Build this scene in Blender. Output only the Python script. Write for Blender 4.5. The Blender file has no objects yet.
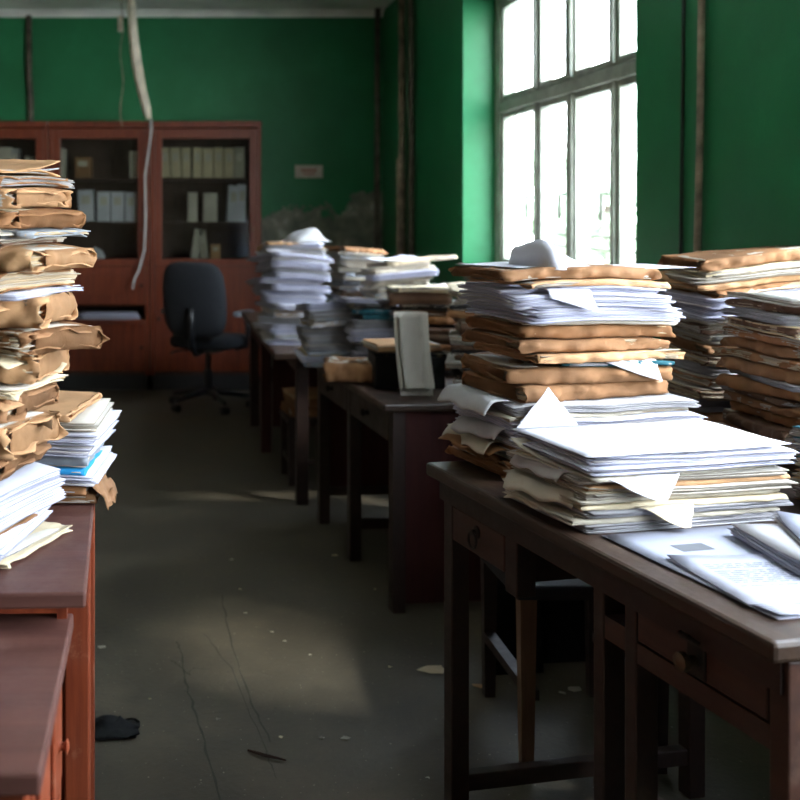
import bpy, bmesh, math, random
from mathutils import Vector, Matrix, noise
S = bpy.context.scene
COL = S.collection
PI = math.pi
rnd = random.Random(7)

# ------------------------------------------------------------------ basics
def tag(o, label=None, cat=None, group=None, kind=None):
    if label: o['label'] = label
    if cat: o['category'] = cat
    if group: o['group'] = group
    if kind: o['kind'] = kind
    return o

def link(name, me, parent=None, loc=(0, 0, 0), rz=0):
    o = bpy.data.objects.new(name, me)
    COL.objects.link(o)
    o.location = loc
    o.rotation_euler = (0, 0, rz)
    if parent: o.parent = parent
    return o

def obj(name, bm, mats, parent=None, loc=(0, 0, 0), rz=0, smooth=False):
    me = bpy.data.meshes.new(name)
    bmesh.ops.recalc_face_normals(bm, faces=bm.faces)
    if smooth:
        for f in bm.faces: f.smooth = True
    bm.to_mesh(me); bm.free()
    for m in (mats if isinstance(mats, (list, tuple)) else [mats]): me.materials.append(m)
    return link(name, me, parent, loc, rz)

def empty(name, loc, rz=0, label=None, cat=None, group=None, kind=None):
    o = link(name, None, None, loc, rz)
    o.empty_display_size = .05
    return tag(o, label, cat, group, kind)

def box(bm, x0, x1, y0, y1, z0, z1, bev=0, mat=0):
    vs = [bm.verts.new((x, y, z)) for x in (x0, x1) for y in (y0, y1) for z in (z0, z1)]
    fs = []
    for q in ((0, 1, 3, 2), (4, 6, 7, 5), (0, 4, 5, 1), (2, 3, 7, 6), (0, 2, 6, 4), (1, 5, 7, 3)):
        f = bm.faces.new([vs[i] for i in q]); f.material_index = mat; fs.append(f)
    if bev:
        es = list({e for f in fs for e in f.edges})
        bmesh.ops.bevel(bm, geom=es, offset=bev, segments=2, affect='EDGES', profile=.5)
    return vs

def boxbm(*a, **k):
    bm = bmesh.new(); box(bm, *a, **k); return bm

def tube(bm, pts, rad, seg=8, cap=True):
    rings = []
    pts = [Vector(p) for p in pts]
    for i, p in enumerate(pts):
        t = (pts[min(i + 1, len(pts) - 1)] - pts[max(i - 1, 0)]).normalized()
        a = t.orthogonal().normalized() if i == 0 else (rings_n - t * rings_n.dot(t)).normalized()
        rings_n = a
        b = t.cross(a)
        r = rad[i] if isinstance(rad, (list, tuple)) else rad
        rings.append([bm.verts.new(p + r * (math.cos(2 * PI * k / seg) * a + math.sin(2 * PI * k / seg) * b)) for k in range(seg)])
    for i in range(len(rings) - 1):
        for k in range(seg):
            bm.faces.new((rings[i][k], rings[i][(k + 1) % seg], rings[i + 1][(k + 1) % seg], rings[i + 1][k]))
    if cap:
        bm.faces.new(rings[0][::-1]); bm.faces.new(rings[-1])

def lathe(bm, prof, seg=20, c=(0, 0, 0), axis='z'):
    rings = []
    for r, z in prof:
        ring = []
        for k in range(seg):
            a = 2 * PI * k / seg
            if axis == 'z': p = (c[0] + r * math.cos(a), c[1] + r * math.sin(a), c[2] + z)
            elif axis == 'y': p = (c[0] + r * math.cos(a), c[1] + z, c[2] + r * math.sin(a))
            else: p = (c[0] + z, c[1] + r * math.cos(a), c[2] + r * math.sin(a))
            ring.append(bm.verts.new(p))
        rings.append(ring)
    for i in range(len(rings) - 1):
        for k in range(seg):
            bm.faces.new((rings[i][k], rings[i][(k + 1) % seg], rings[i + 1][(k + 1) % seg], rings[i + 1][k]))
    bm.faces.new(rings[0][::-1]); bm.faces.new(rings[-1])

def grid(bm, fn, nu, nv, closed_v=False, mat=0):
    """surface through fn(u, v), u and v in 0..1"""
    V = [[bm.verts.new(fn(i / nu, j / nv)) for j in range(nv if closed_v else nv + 1)] for i in range(nu + 1)]
    n = len(V[0]); fs = []
    for i in range(nu):
        for j in range(nv):
            f = bm.faces.new((V[i][j], V[i + 1][j], V[i + 1][(j + 1) % n], V[i][(j + 1) % n]))
            f.material_index = mat; fs.append(f)
    return fs

def nz(x, y=0., z=0.): return noise.noise(Vector((x, y, z)))

# --------------------------------------------------------------- materials
def mat_base(name):
    m = bpy.data.materials.new(name); m.use_nodes = True
    nt = m.node_tree; nt.nodes.clear()
    out = nt.nodes.new('ShaderNodeOutputMaterial')
    b = nt.nodes.new('ShaderNodeBsdfPrincipled')
    nt.links.new(b.outputs[0], out.inputs[0])
    return m, nt, b, out

def N(nt, t, **k):
    n = nt.nodes.new(t)
    for a, v in k.items():
        if a.startswith('i_'): n.inputs[a[2:].replace('_', ' ')].default_value = v
        else: setattr(n, a, v)
    return n

def ramp(nt, src, stops):
    r = nt.nodes.new('ShaderNodeValToRGB')
    el = r.color_ramp.elements
    while len(el) < len(stops): el.new(.5)
    for e, (p, c) in zip(el, stops):
        e.position = p; e.color = (c[0], c[1], c[2], 1) if not isinstance(c, (int, float)) else (c, c, c, 1)
    nt.links.new(src, r.inputs[0])
    return r.outputs[0]

def texco(nt, scale=(1, 1, 1), kind='Object'):
    tc = nt.nodes.new('ShaderNodeTexCoord'); mp = nt.nodes.new('ShaderNodeMapping')
    mp.inputs['Scale'].default_value = scale
    nt.links.new(tc.outputs[kind], mp.inputs[0])
    return mp.outputs[0]

def mix(nt, fac, a, b, mode='MIX'):
    m = nt.nodes.new('ShaderNodeMix'); m.data_type = 'RGBA'; m.blend_type = mode
    for sock, v in ((m.inputs[0], fac), (m.inputs[6], a), (m.inputs[7], b)):
        if hasattr(v, 'is_linked') or isinstance(v, bpy.types.NodeSocket): nt.links.new(v, sock)
        elif isinstance(v, (int, float)): sock.default_value = v
        else: sock.default_value = (v[0], v[1], v[2], 1)
    return m.outputs[2]

def bump(nt, b, h, strength, dist=.01):
    bp = nt.nodes.new('ShaderNodeBump'); bp.inputs['Strength'].default_value = strength
    bp.inputs['Distance'].default_value = dist
    nt.links.new(h, bp.inputs['Height']); nt.links.new(bp.outputs[0], b.inputs['Normal'])

def wood(name, c1, c2, rough=.45, axis=0, wear=None, spec=.4):
    m, nt, b, _ = mat_base(name)
    sc = [14, 14, 14]; sc[axis] = 1.2
    v = texco(nt, sc)
    n1 = N(nt, 'ShaderNodeTexNoise', i_Scale=2.2, i_Detail=7, i_Roughness=.65); nt.links.new(v, n1.inputs[0])
    col = ramp(nt, n1.outputs[0], [(.3, c1), (.7, c2)])
    v2 = texco(nt, (1, 1, 1))
    n2 = N(nt, 'ShaderNodeTexNoise', i_Scale=9, i_Detail=8, i_Roughness=.7); nt.links.new(v2, n2.inputs[0])
    if wear:
        f = ramp(nt, n2.outputs[0], [(.58, 0), (.72, .75)])
        col = mix(nt, f, col, wear)
    nt.links.new(col, b.inputs['Base Color'])
    r = N(nt, 'ShaderNodeMapRange', i_From_Min=.3, i_From_Max=.7, i_To_Min=rough - .12, i_To_Max=rough + .18)
    nt.links.new(n2.outputs[0], r.inputs[0]); nt.links.new(r.outputs[0], b.inputs['Roughness'])
    b.inputs['Specular IOR Level'].default_value = spec
    bump(nt, b, n1.outputs[0], .25, .004)
    return m

def paper(name, c, var=.12, stain=None, rough=.8, crease=.35, edge=False):
    m, nt, b, _ = mat_base(name)
    v = texco(nt)
    n1 = N(nt, 'ShaderNodeTexNoise', i_Scale=7, i_Detail=6, i_Roughness=.6); nt.links.new(v, n1.inputs[0])
    lo = [x * (1 - var) for x in c]; hi = [min(1, x * (1 + var * .5)) for x in c]
    col = ramp(nt, n1.outputs[0], [(.32, lo), (.62, hi)])
    at = N(nt, 'ShaderNodeAttribute', attribute_name='tone')
    col = mix(nt, 1.0, col, at.outputs[0], 'MULTIPLY')
    if stain:
        n3 = N(nt, 'ShaderNodeTexNoise', i_Scale=16, i_Detail=4); nt.links.new(v, n3.inputs[0])
        f = ramp(nt, n3.outputs[0], [(.6, 0), (.78, .55)])
        col = mix(nt, f, col, stain)
    if edge:
        v2 = texco(nt, (6, 6, 900))
        n2 = N(nt, 'ShaderNodeTexNoise', i_Scale=1.0, i_Detail=2); nt.links.new(v2, n2.inputs[0])
        f = ramp(nt, n2.outputs[0], [(.35, .62), (.6, 1.0)])
        col = mix(nt, 1.0, col, f, 'MULTIPLY')
        bump(nt, b, n2.outputs[0], .5, .002)
    else:
        nv = N(nt, 'ShaderNodeTexNoise', i_Scale=24, i_Detail=5, i_Roughness=.55, i_Distortion=.6); nt.links.new(v, nv.inputs[0])
        bump(nt, b, nv.outputs[0], crease, .006)
    nt.links.new(col, b.inputs['Base Color'])
    b.inputs['Roughness'].default_value = rough
    b.inputs['Specular IOR Level'].default_value = .25
    return m

def plain(name, c, rough=.5, metal=0, var=.15, sc=20, bmp=.1):
    m, nt, b, _ = mat_base(name)
    v = texco(nt)
    n = N(nt, 'ShaderNodeTexNoise', i_Scale=sc, i_Detail=5); nt.links.new(v, n.inputs[0])
    nt.links.new(ramp(nt, n.outputs[0], [(.3, [x * (1 - var) for x in c]), (.7, [min(1, x * (1 + var)) for x in c])]), b.inputs['Base Color'])
    b.inputs['Roughness'].default_value = rough; b.inputs['Metallic'].default_value = metal
    bump(nt, b, n.outputs[0], bmp, .004)
    return m

def glass(name, tint=(1, 1, 1), refl=.06):
    m = bpy.data.materials.new(name); m.use_nodes = True
    nt = m.node_tree; nt.nodes.clear()
    out = N(nt, 'ShaderNodeOutputMaterial'); tr = N(nt, 'ShaderNodeBsdfTransparent'); gl = N(nt, 'ShaderNodeBsdfGlossy')
    v = texco(nt); n = N(nt, 'ShaderNodeTexNoise', i_Scale=6, i_Detail=4); nt.links.new(v, n.inputs[0])
    nt.links.new(ramp(nt, n.outputs[0], [(.3, [t * .93 for t in tint]), (.7, tint)]), tr.inputs[0])
    gl.inputs['Roughness'].default_value = .08
    mx = N(nt, 'ShaderNodeMixShader'); mx.inputs[0].default_value = refl
    nt.links.new(tr.outputs[0], mx.inputs[1]); nt.links.new(gl.outputs[0], mx.inputs[2]); nt.links.new(mx.outputs[0], out.inputs[0])
    return m

def wall_mat(name, damage):
    m, nt, b, _ = mat_base(name)
    tc = nt.nodes.new('ShaderNodeTexCoord')
    P = tc.outputs['Object']
    n1 = N(nt, 'ShaderNodeTexNoise', i_Scale=1.3, i_Detail=8, i_Roughness=.65); nt.links.new(P, n1.inputs[0])
    col = ramp(nt, n1.outputs[0], [(.3, (.008, .125, .042)), (.55, (.013, .175, .062)), (.75, (.026, .235, .092))])
    n2 = N(nt, 'ShaderNodeTexNoise', i_Scale=18, i_Detail=6, i_Roughness=.7); nt.links.new(P, n2.inputs[0])
    chips = ramp(nt, n2.outputs[0], [(.72, 0), (.75, .6)])
    col = mix(nt, chips, col, (.22, .30, .22))
    if damage:
        sep = N(nt, 'ShaderNodeSeparateXYZ'); nt.links.new(P, sep.inputs[0])
        # bare plaster low on the wall to the right of the bookcases
        n3 = N(nt, 'ShaderNodeTexNoise', i_Scale=3.2, i_Detail=8, i_Roughness=.65); nt.links.new(P, n3.inputs[0])
        zr = N(nt, 'ShaderNodeMapRange', i_From_Min=1.62, i_From_Max=.95, i_To_Min=-.25, i_To_Max=.45); nt.links.new(sep.outputs[2], zr.inputs[0])
        xr = N(nt, 'ShaderNodeMapRange', i_From_Min=.5, i_From_Max=1.3, i_To_Min=-.12, i_To_Max=.05); nt.links.new(sep.outputs[0], xr.inputs[0])
        a1 = N(nt, 'ShaderNodeMath', operation='ADD'); nt.links.new(n3.outputs[0], a1.inputs[0]); nt.links.new(zr.outputs[0], a1.inputs[1])
        a2 = N(nt, 'ShaderNodeMath', operation='ADD'); nt.links.new(a1.outputs[0], a2.inputs[0]); nt.links.new(xr.outputs[0], a2.inputs[1])
        f = ramp(nt, a2.outputs[0], [(.50, 0), (.54, .9)])
        n4 = N(nt, 'ShaderNodeTexNoise', i_Scale=9, i_Detail=6); nt.links.new(P, n4.inputs[0])
        pl = ramp(nt, n4.outputs[0], [(.35, (.12, .115, .09)), (.6, (.24, .22, .17)), (.72, (.42, .40, .33))])
        col = mix(nt, f, col, pl)
        bump(nt, b, f, .5, -.006)
    else:
        bump(nt, b, n2.outputs[0], .12, .006)
    nt.links.new(col, b.inputs['Base Color'])
    b.inputs['Roughness'].default_value = .48
    b.inputs['Specular IOR Level'].default_value = .35
    return m

def floor_mat():
    m, nt, b, _ = mat_base('floor_concrete')
    P = texco(nt)
    n1 = N(nt, 'ShaderNodeTexNoise', i_Scale=2.2, i_Detail=9, i_Roughness=.7); nt.links.new(P, n1.inputs[0])
    col = ramp(nt, n1.outputs[0], [(.3, (.038, .031, .021)), (.52, (.072, .061, .042)), (.72, (.118, .095, .064))])
    n2 = N(nt, 'ShaderNodeTexNoise', i_Scale=55, i_Detail=4, i_Roughness=.6); nt.links.new(P, n2.inputs[0])
    col = mix(nt, ramp(nt, n2.outputs[0], [(.62, 0), (.72, .6)]), col, (.035, .032, .027))
    n3 = N(nt, 'ShaderNodeTexNoise', i_Scale=90, i_Detail=2); nt.links.new(P, n3.inputs[0])
    col = mix(nt, ramp(nt, n3.outputs[0], [(.71, 0), (.74, .8)]), col, (.3, .27, .2))
    nt.links.new(col, b.inputs['Base Color'])
    rr = N(nt, 'ShaderNodeMapRange', i_From_Min=.3, i_From_Max=.7, i_To_Min=.5, i_To_Max=.75)
    nt.links.new(n1.outputs[0], rr.inputs[0]); nt.links.new(rr.outputs[0], b.inputs['Roughness'])
    b.inputs['Specular IOR Level'].default_value = .3
    bump(nt, b, n2.outputs[0], .25, .006)
    return m

M = {}
M['kraft'] = paper('kraft_paper', (.235, .118, .054), .3, (.22, .095, .04))
M['kraft_light'] = paper('kraft_paper_light', (.44, .25, .125), .24, (.34, .165, .07))  # paler kraft; on the tall left pile it paints in stronger sun
M['kraft_dark'] = paper('kraft_paper_dark', (.25, .118, .05), .28, (.12, .05, .025))
M['leather'] = paper('dark_brown_board', (.12, .066, .04), .25, (.05, .03, .02), .6)
M['black_board'] = paper('black_board', (.022, .02, .02), .3, None, .55)
M['cream'] = paper('cream_card', (.56, .47, .32), .12, (.5, .4, .24))
M['tan_grey'] = paper('grey_tan_card', (.40, .36, .29), .15, (.25, .2, .14))
M['teal'] = paper('teal_card', (.014, .085, .11), .2)
M['blue'] = paper('blue_card', (.02, .25, .55), .15)
M['navy'] = paper('navy_card', (.02, .04, .14), .15)
M['grey_card'] = paper('grey_card', (.24, .26, .29), .15)
M['white'] = paper('white_paper', (.54, .54, .60), .05, None, .75, .2)
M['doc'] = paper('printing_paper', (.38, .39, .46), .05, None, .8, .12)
M['white_e'] = paper('white_paper_edge', (.41, .41, .50), .12, None, .8, .2, True)
M['offwhite'] = paper('offwhite_paper', (.50, .46, .39), .08, None, .8, .25)
M['offwhite_e'] = paper('offwhite_paper_edge', (.40, .345, .275), .2, None, .8, .2, True)
M['grey'] = paper('grey_paper', (.36, .355, .36), .1, (.3, .28, .25), .8, .3)
M['grey_e'] = paper('grey_paper_edge', (.30, .29, .30), .22, None, .8, .2, True)
M['tan_e'] = paper('tan_paper_edge', (.50, .38, .24), .25, None, .8, .2, True)
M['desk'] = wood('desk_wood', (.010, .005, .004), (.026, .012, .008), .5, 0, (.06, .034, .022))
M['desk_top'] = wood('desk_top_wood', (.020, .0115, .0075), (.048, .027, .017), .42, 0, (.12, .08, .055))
M['desk_red'] = wood('desk_red_wood', (.022, .005, .005), (.05, .012, .010), .6, 2, None, .2)
M['desk_warm'] = wood('desk_warm_wood', (.022, .008, .005), (.05, .019, .011), .5, 0, (.10, .055, .035))
M['left_wood'] = wood('left_desk_wood', (.13, .022, .009), (.27, .058, .02), .4, 2, (.42, .2, .11))
M['left_top'] = wood('left_desk_top', (.075, .03, .024), (.13, .055, .043), .4, 1, (.2, .11, .09))
M['cab'] = wood('bookcase_wood', (.085, .013, .004), (.18, .034, .009), .4, 2, None)
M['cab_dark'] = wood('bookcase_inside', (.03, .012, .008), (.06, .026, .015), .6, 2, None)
M['base_black'] = plain('black_plinth', (.012, .011, .011), .6)
M['stool'] = wood('stool_wood', (.09, .05, .028), (.19, .11, .062), .5, 2, None)
M['brass'] = plain('aged_brass', (.10, .075, .045), .45, .8)
M['iron'] = plain('dark_iron', (.02, .018, .016), .5, .7)
M['win'] = plain('window_paint', (.27, .28, .23), .5, 0, .25, 12, .2)
M['glass'] = glass('window_glass', (.97, .99, .98), .05)
M['cabglass'] = glass('bookcase_glass', (.82, .84, .82), .04)
M['fabric'] = plain('black_chair_fabric', (.014, .016, .021), .9, 0, .3, 120, .3)
M['plastic'] = plain('black_plastic', (.012, .013, .015), .4)
M['grey_plastic'] = plain('grey_plastic', (.16, .18, .2), .35)
M['pipe_brown'] = plain('old_brown_pipe', (.26, .20, .14), .6, 0, .5, 14, .3)
M['pipe_dark'] = plain('old_dark_pipe', (.10, .085, .06), .6, 0, .5, 14, .3)
M['pipe_pale'] = plain('pale_conduit', (.62, .55, .43), .6, 0, .25, 14, .3)
M['cable_white'] = plain('white_cable', (.55, .56, .55), .5)
M['cable_dark'] = plain('dark_cable', (.01, .03, .018), .5)
M['green'] = wall_mat('green_wall_paint', False)
M['cream_wall'] = plain('cream_wall_paint', (.20, .165, .12), .8, 0, .15, 3, .1)  # for the unseen walls; cream chosen to bounce neutral fill light
M['green_d'] = wall_mat('green_wall_peeling', True)
M['ceil'] = plain('ceiling_plaster', (.74, .73, .67), .9, 0, .15, 3, .1)
M['cornice'] = plain('cornice_plaster', (.85, .84, .78), .8, 0, .15, 5, .1)
M['floor'] = floor_mat()
M['ink'] = plain('printed_ink', (.13, .135, .16), .9)
M['ink_faint'] = plain('faint_ink', (.5, .5, .56), .9)
M['ink_dark'] = plain('printed_picture_ink', (.10, .105, .12), .9)
M['ink_red'] = plain('red_sign_ink', (.36, .08, .05), .8)
M['plate'] = plain('sign_plate', (.52, .44, .36), .6)
M['card'] = paper('cardboard', (.34, .21, .11), .15, None, .85)
M['rag'] = plain('black_rag', (.012, .013, .014), .9, 0, .3, 40, .3)
M['leaf'] = plain('leaf_green', (.30, .37, .25), .7, 0, .3, 4, .1)
M['bark'] = plain('bark', (.12, .09, .07), .9, 0, .3, 8, .3)
M['yard'] = plain('yard_gravel', (.42, .41, .37), .9, 0, .2, 3, .2)
M['grime'] = plain('floor_crack', (.042, .038, .029), .95)

# ------------------------------------------------------------- the setting
CAMZ = 1.36
XR, YB, XL, YF, ZC = 1.665, 8.6, -2.6, -2.2, 2.90
tag(obj('floor', boxbm(XL - .3, XR + .35, YF - .3, YB + .3, -.2, 0), M['floor']), kind='structure')
tag(obj('ceiling', boxbm(XL - .3, XR + .35, YF - .3, YB + .3, ZC, ZC + .2), M['ceil']), kind='structure')
tag(obj('wall_back', boxbm(XL - .3, XR + .35, YB, YB + .3, 0, ZC), M['green_d']), kind='structure')
tag(obj('wall_left', boxbm(XL - .3, XL, YF, YB, 0, ZC), M['cream_wall']), kind='structure')
tag(obj('wall_front', boxbm(XL - .3, XR + .35, YF - .3, YF, 0, ZC), M['cream_wall']), kind='structure')
WZ0, WZ1 = .95, 2.58
W1 = (3.93, 6.25); W2 = (-.4, 2.8)
bm = bmesh.new()
for a, b_ in ((YF, W2[0]), (W2[1], W1[0]), (W1[1], YB)): box(bm, XR, XR + .272, a, b_, 0, ZC)
for a, b_ in (W1, W2):
    box(bm, XR, XR + .272, a, b_, 0, WZ0); box(bm, XR, XR + .272, a, b_, WZ1, ZC)
tag(obj('wall_right', bm, M['green']), kind='structure')

def cornice(name, p0, p1, inward):
    bm = bmesh.new()
    prof = [(0, 0), (0, -.05), (.010, -.05), (.016, -.03), (.035, -.012), (.06, -.008), (.06, 0)]
    rows = [[bm.verts.new((p[0] + inward[0] * a, p[1] + inward[1] * a, ZC + b)) for a, b in prof] for p in (p0, p1)]
    n = len(prof)
    for i in range(n): bm.faces.new((rows[0][i], rows[0][(i + 1) % n], rows[1][(i + 1) % n], rows[1][i]))
    bm.faces.new(rows[0]); bm.faces.new(rows[1][::-1])
    tag(obj(name, bm, M['cornice']), kind='structure')
cornice('trim_1', (XL, YB), (XR, YB), (0, -1))
cornice('trim_2', (XL, YF), (XL, YB), (1, 0))
# skirting strips
tag(obj('baseboard_back', boxbm(XL, XR, YB - .02, YB, 0, .12), M['desk']), kind='structure')
tag(obj('baseboard_right', boxbm(XR - .02, XR, YF, YB - .02, 0, .12), M['desk']), kind='structure')

# cracks in the concrete floor: thin worn lines following joints
def crack(pts, w, seed):
    bm = bmesh.new(); r = random.Random(seed); rows = []
    for i in range(len(pts) - 1):
        for k in range(8):
            t = k / 8
            x = pts[i][0] * (1 - t) + pts[i + 1][0] * t + r.uniform(-.004, .004)
            y = pts[i][1] * (1 - t) + pts[i + 1][1] * t
            ww = w * r.uniform(.4, 1.2)
            rows.append((bm.verts.new((x - ww, y, .0006)), bm.verts.new((x + ww, y + .002, .0006))))
    for a, b_ in zip(rows, rows[1:]): bm.faces.new((a[0], a[1], b_[1], b_[0]))
    return obj('trim_%d' % seed, bm, M['grime'])
for i, (pts, w) in enumerate([
        ([(.115, 2.52), (.075, 2.9), (.045, 3.15), (.035, 3.35), (.02, 3.46)], .0035),
        ([(.255, 2.8), (.215, 3.1), (.185, 3.6), (.18, 3.9)], .003),
        ([(.075, 2.95), (.2, 2.98), (.33, 3.02)], .0025),
        ([(.06, 3.2), (.02, 3.28), (.0, 3.31)], .0025), ([(.045, 3.2), (.07, 3.25), (.12, 3.24)], .002),
        ([(.25, 2.62), (.24, 2.75), (.18, 3.25), (.1, 3.55)], .0016)]):
    tag(crack(pts, w, i + 10), kind='structure')

# windows -------------------------------------------------------------
def window(name, ya, yb, mull, near_detail):
    XW = 1.875
    root = empty(name, (XW, (ya + yb) / 2, WZ0), kind='structure')
    def part(nm, bm, mt, par=root):
        o = obj(nm, bm, mt, par)
        return o
    yo, zo = (ya + yb) / 2, WZ0
    L = lambda bm, y0, y1, z0, z1, x0, x1, bev=.006: box(bm, x0, x1, y0 - yo, y1 - yo, z0 - zo, z1 - zo, bev)
    bm = bmesh.new()
    L(bm, ya, ya + .07, WZ0, WZ1, -.03, .06); L(bm, yb - .10, yb, WZ0, WZ1, -.03, .06)
    L(bm, ya + .07, yb - .07, WZ1 - .08, WZ1, -.03, .06); L(bm, ya + .07, yb - .07, WZ0, WZ0 + .10, -.03, .06)
    part('window_frame', bm, M['win'])
    bm = bmesh.new(); L(bm, ya + .07, yb - .07, 1.89, 1.945, -.04, .06); L(bm, ya + .07, yb - .07, 1.945, 1.958, -.02, .06)
    part('transom', bm, M['win'])
    ed = [ya + .05] + mull + [yb - .08]
    for i in range(len(mull)):
        bm = bmesh.new(); w = .034 if i == len(mull) // 2 else .018
        L(bm, mull[i] - w, mull[i] + w, WZ0 + .1, 1.89, -.035, .055); L(bm, mull[i] - w, mull[i] + w, 1.958, WZ1 - .08, -.04, .055)
        part('mullion', bm, M['win'])
    for i in range(len(ed) - 1):
        for z0, z1 in ((WZ0 + .1, 1.89), (1.958, WZ1 - .08)):
            w = .034 if 1 <= i <= 2 and near_detail else .02
            y0, y1 = ed[i] + .02, ed[i + 1] - .02
            bm = bmesh.new(); s = .03
            L(bm, y0, y0 + s, z0, z1, -.02, .03, .004); L(bm, y1 - s, y1, z0, z1, -.02, .03, .004)
            L(bm, y0 + s, y1 - s, z0, z0 + s, -.02, .03, .004); L(bm, y0 + s, y1 - s, z1 - s, z1, -.02, .03, .004)
            sash = part('sash', bm, M['win'])
            bm = bmesh.new(); L(bm, y0 + s, y1 - s, z0 + s, z1 - s, .004, .008, 0)
            obj('pane', bm, M['glass'], sash)
            if z0 < 1.5 and near_detail:
                bm = bmesh.new()
                tube(bm, [(-.035, y0 - yo + .02, 1.42 - zo), (-.06, y0 - yo + .02, 1.42 - zo), (-.062, y0 - yo + .02, 1.34 - zo), (-.058, y0 - yo + .03, 1.31 - zo)], .008)
                obj('handle', bm, M['win'], sash)
    bm = bmesh.new(); L(bm, ya, yb, WZ0 - .0, WZ0 + .03, -.21, -.03, .006)
    part('window_sill', bm, M['win'])
    # guard rail bars outside the panes
    bm = bmesh.new()
    for z in (1.16, 1.22):
        L(bm, ya, yb, z, z + .015, .13, .145, 0)
    part('guard_rail', bm, M['win'])
window('window_1', W1[0], W1[1], [4.59, 5.085, 5.56], True)
window('window_2', W2[0], W2[1], [.4, 1.2, 2.0], False)

# ------------------------------------------------ paper goods (generators)
def finish_tone(me, fn):
    at = me.color_attributes.new('tone', 'FLOAT_COLOR', 'CORNER')
    i = 0
    for p in me.polygons:
        c = fn(p)
        for _ in range(p.loop_total):
            at.data[p.loop_start + _].color = (c[0], c[1], c[2], 1)

def add_mesh(name, bm, mats, parent, warp=None, tones=None, smooth=True):
    """bm -> object with a 'tone' attribute; warp displaces z in the stack's frame"""
    if warp:
        for v in bm.verts: v.co.z += warp(v.co.x, v.co.y, v.co.z)
    ly = bm.faces.layers.int.get('lay')
    lays = [f[ly] for f in bm.faces] if ly else None
    me = bpy.data.meshes.new(name)
    if smooth:
        for f in bm.faces: f.smooth = True
    bm.to_mesh(me); bm.free()
    for m in mats: me.materials.append(m)
    if lays and tones: finish_tone(me, lambda p: tones[lays[p.index]])
    else: finish_tone(me, lambda p: (1, 1, 1))
    return link(name, me, parent)

def slab(bm, ly, w, d, z0, z1, dx, dy, rz, k, nx=8, ny=6, seed=0, corner=0, side=1, rag=.002):
    """one sheaf of sheets: closed thin slab on a grid, side faces use material slot `side`"""
    c, s = math.cos(rz), math.sin(rz)
    T = []; B = []
    for i in range(nx + 1):
        rt = []; rb = []
        for j in range(ny + 1):
            u, v = i / nx - .5, j / ny - .5
            x, y = u * w, v * d
            if i in (0, nx): x += rag * nz(y * 25 + seed, k * 1.7)
            if j in (0, ny): y += rag * nz(x * 25, k * 1.7 + seed)
            e = 0
            if corner:
                q = max(0, (u * corner[0] + v * corner[1]) - .55)
                e = corner[2] * q * q
            X, Y = c * x - s * y + dx, s * x + c * y + dy
            rt.append(bm.verts.new((X, Y, z1 + e))); rb.append(bm.verts.new((X, Y, z0 + e)))
        T.append(rt); B.append(rb)
    def face(q, m):
        f = bm.faces.new(q); f.material_index = m; f[ly] = k; f.smooth = True
    for i in range(nx):
        for j in range(ny):
            face((T[i][j], T[i + 1][j], T[i + 1][j + 1], T[i][j + 1]), 0)
            face((B[i][j], B[i][j + 1], B[i + 1][j + 1], B[i + 1][j]), 0)
    for i in range(nx):
        face((B[i][0], B[i + 1][0], T[i + 1][0], T[i][0]), side)
        face((B[i + 1][ny], B[i][ny], T[i][ny], T[i + 1][ny]), side)
    for j in range(ny):
        face((B[0][j + 1], B[0][j], T[0][j], T[0][j + 1]), side)
        face((B[nx][j], B[nx][j + 1], T[nx][j + 1], T[nx][j]), side)

def sheaf_bm(w, d, t, seed, n=None, jit=.0035, z0=0.):
    r = random.Random(seed)
    bm = bmesh.new(); ly = bm.faces.layers.int.new('lay')
    n = n or max(2, int(round(t / .0022)))
    tones = []; z = z0
    hs = [r.uniform(.5, 1.5) for _ in range(n)]; k_ = t / sum(hs)
    for k in range(n):
        h = hs[k] * k_
        ww = w * (1 if r.random() < .75 else r.uniform(.93, 1.0)); dd = d * (1 if r.random() < .75 else r.uniform(.93, 1.0))
        out = r.gauss(0, jit), r.gauss(0, jit)
        if r.random() < .12: out = (out[0] + r.choice((-1, 1)) * jit * 3, out[1] - jit * 2 * r.random())
        corner = 0
        if k == n - 1: corner = (r.choice((-1, 1)), r.choice((-1, 1)), r.uniform(.0, .06))
        slab(bm, ly, ww, dd, z, z + h * .96, out[0], out[1], r.gauss(0, .009), k, seed=seed, corner=corner)
        q = r.uniform(.84, 1.04); tint = r.random()
        if tint < .14: tones.append((q, q * .95, q * .84))
        elif tint < .3: tones.append((q * .82, q * .84, q * .88))
        else: tones.append((q * .98, q * .99, min(1.06, q * 1.03)))
        z += h
    return bm, tones

def section(d, t, closed, nb=7, na=6):
    """outline (y, z) of a folded wrapper: round fold at the near side, optional fold at the far side"""
    r = t / 2; pts = []
    sq = lambda a: math.copysign(abs(a) ** .72, a)
    for i in range(nb + 1): pts.append((d / 2 - r - (d - 2 * r) * i / nb, 0))
    for i in range(1, na):
        a = -PI / 2 - PI * i / na
        pts.append((-(d / 2 - r) + r * sq(math.cos(a)), r + r * sq(math.sin(a))))
    for i in range(nb + 1): pts.append((-(d / 2 - r) + (d - 2 * r) * i / nb, t))
    if closed:
        for i in range(1, na):
            a = PI / 2 - PI * i / na
            pts.append(((d / 2 - r) + r * sq(math.cos(a)), r + r * sq(math.sin(a))))
    return pts

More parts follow.
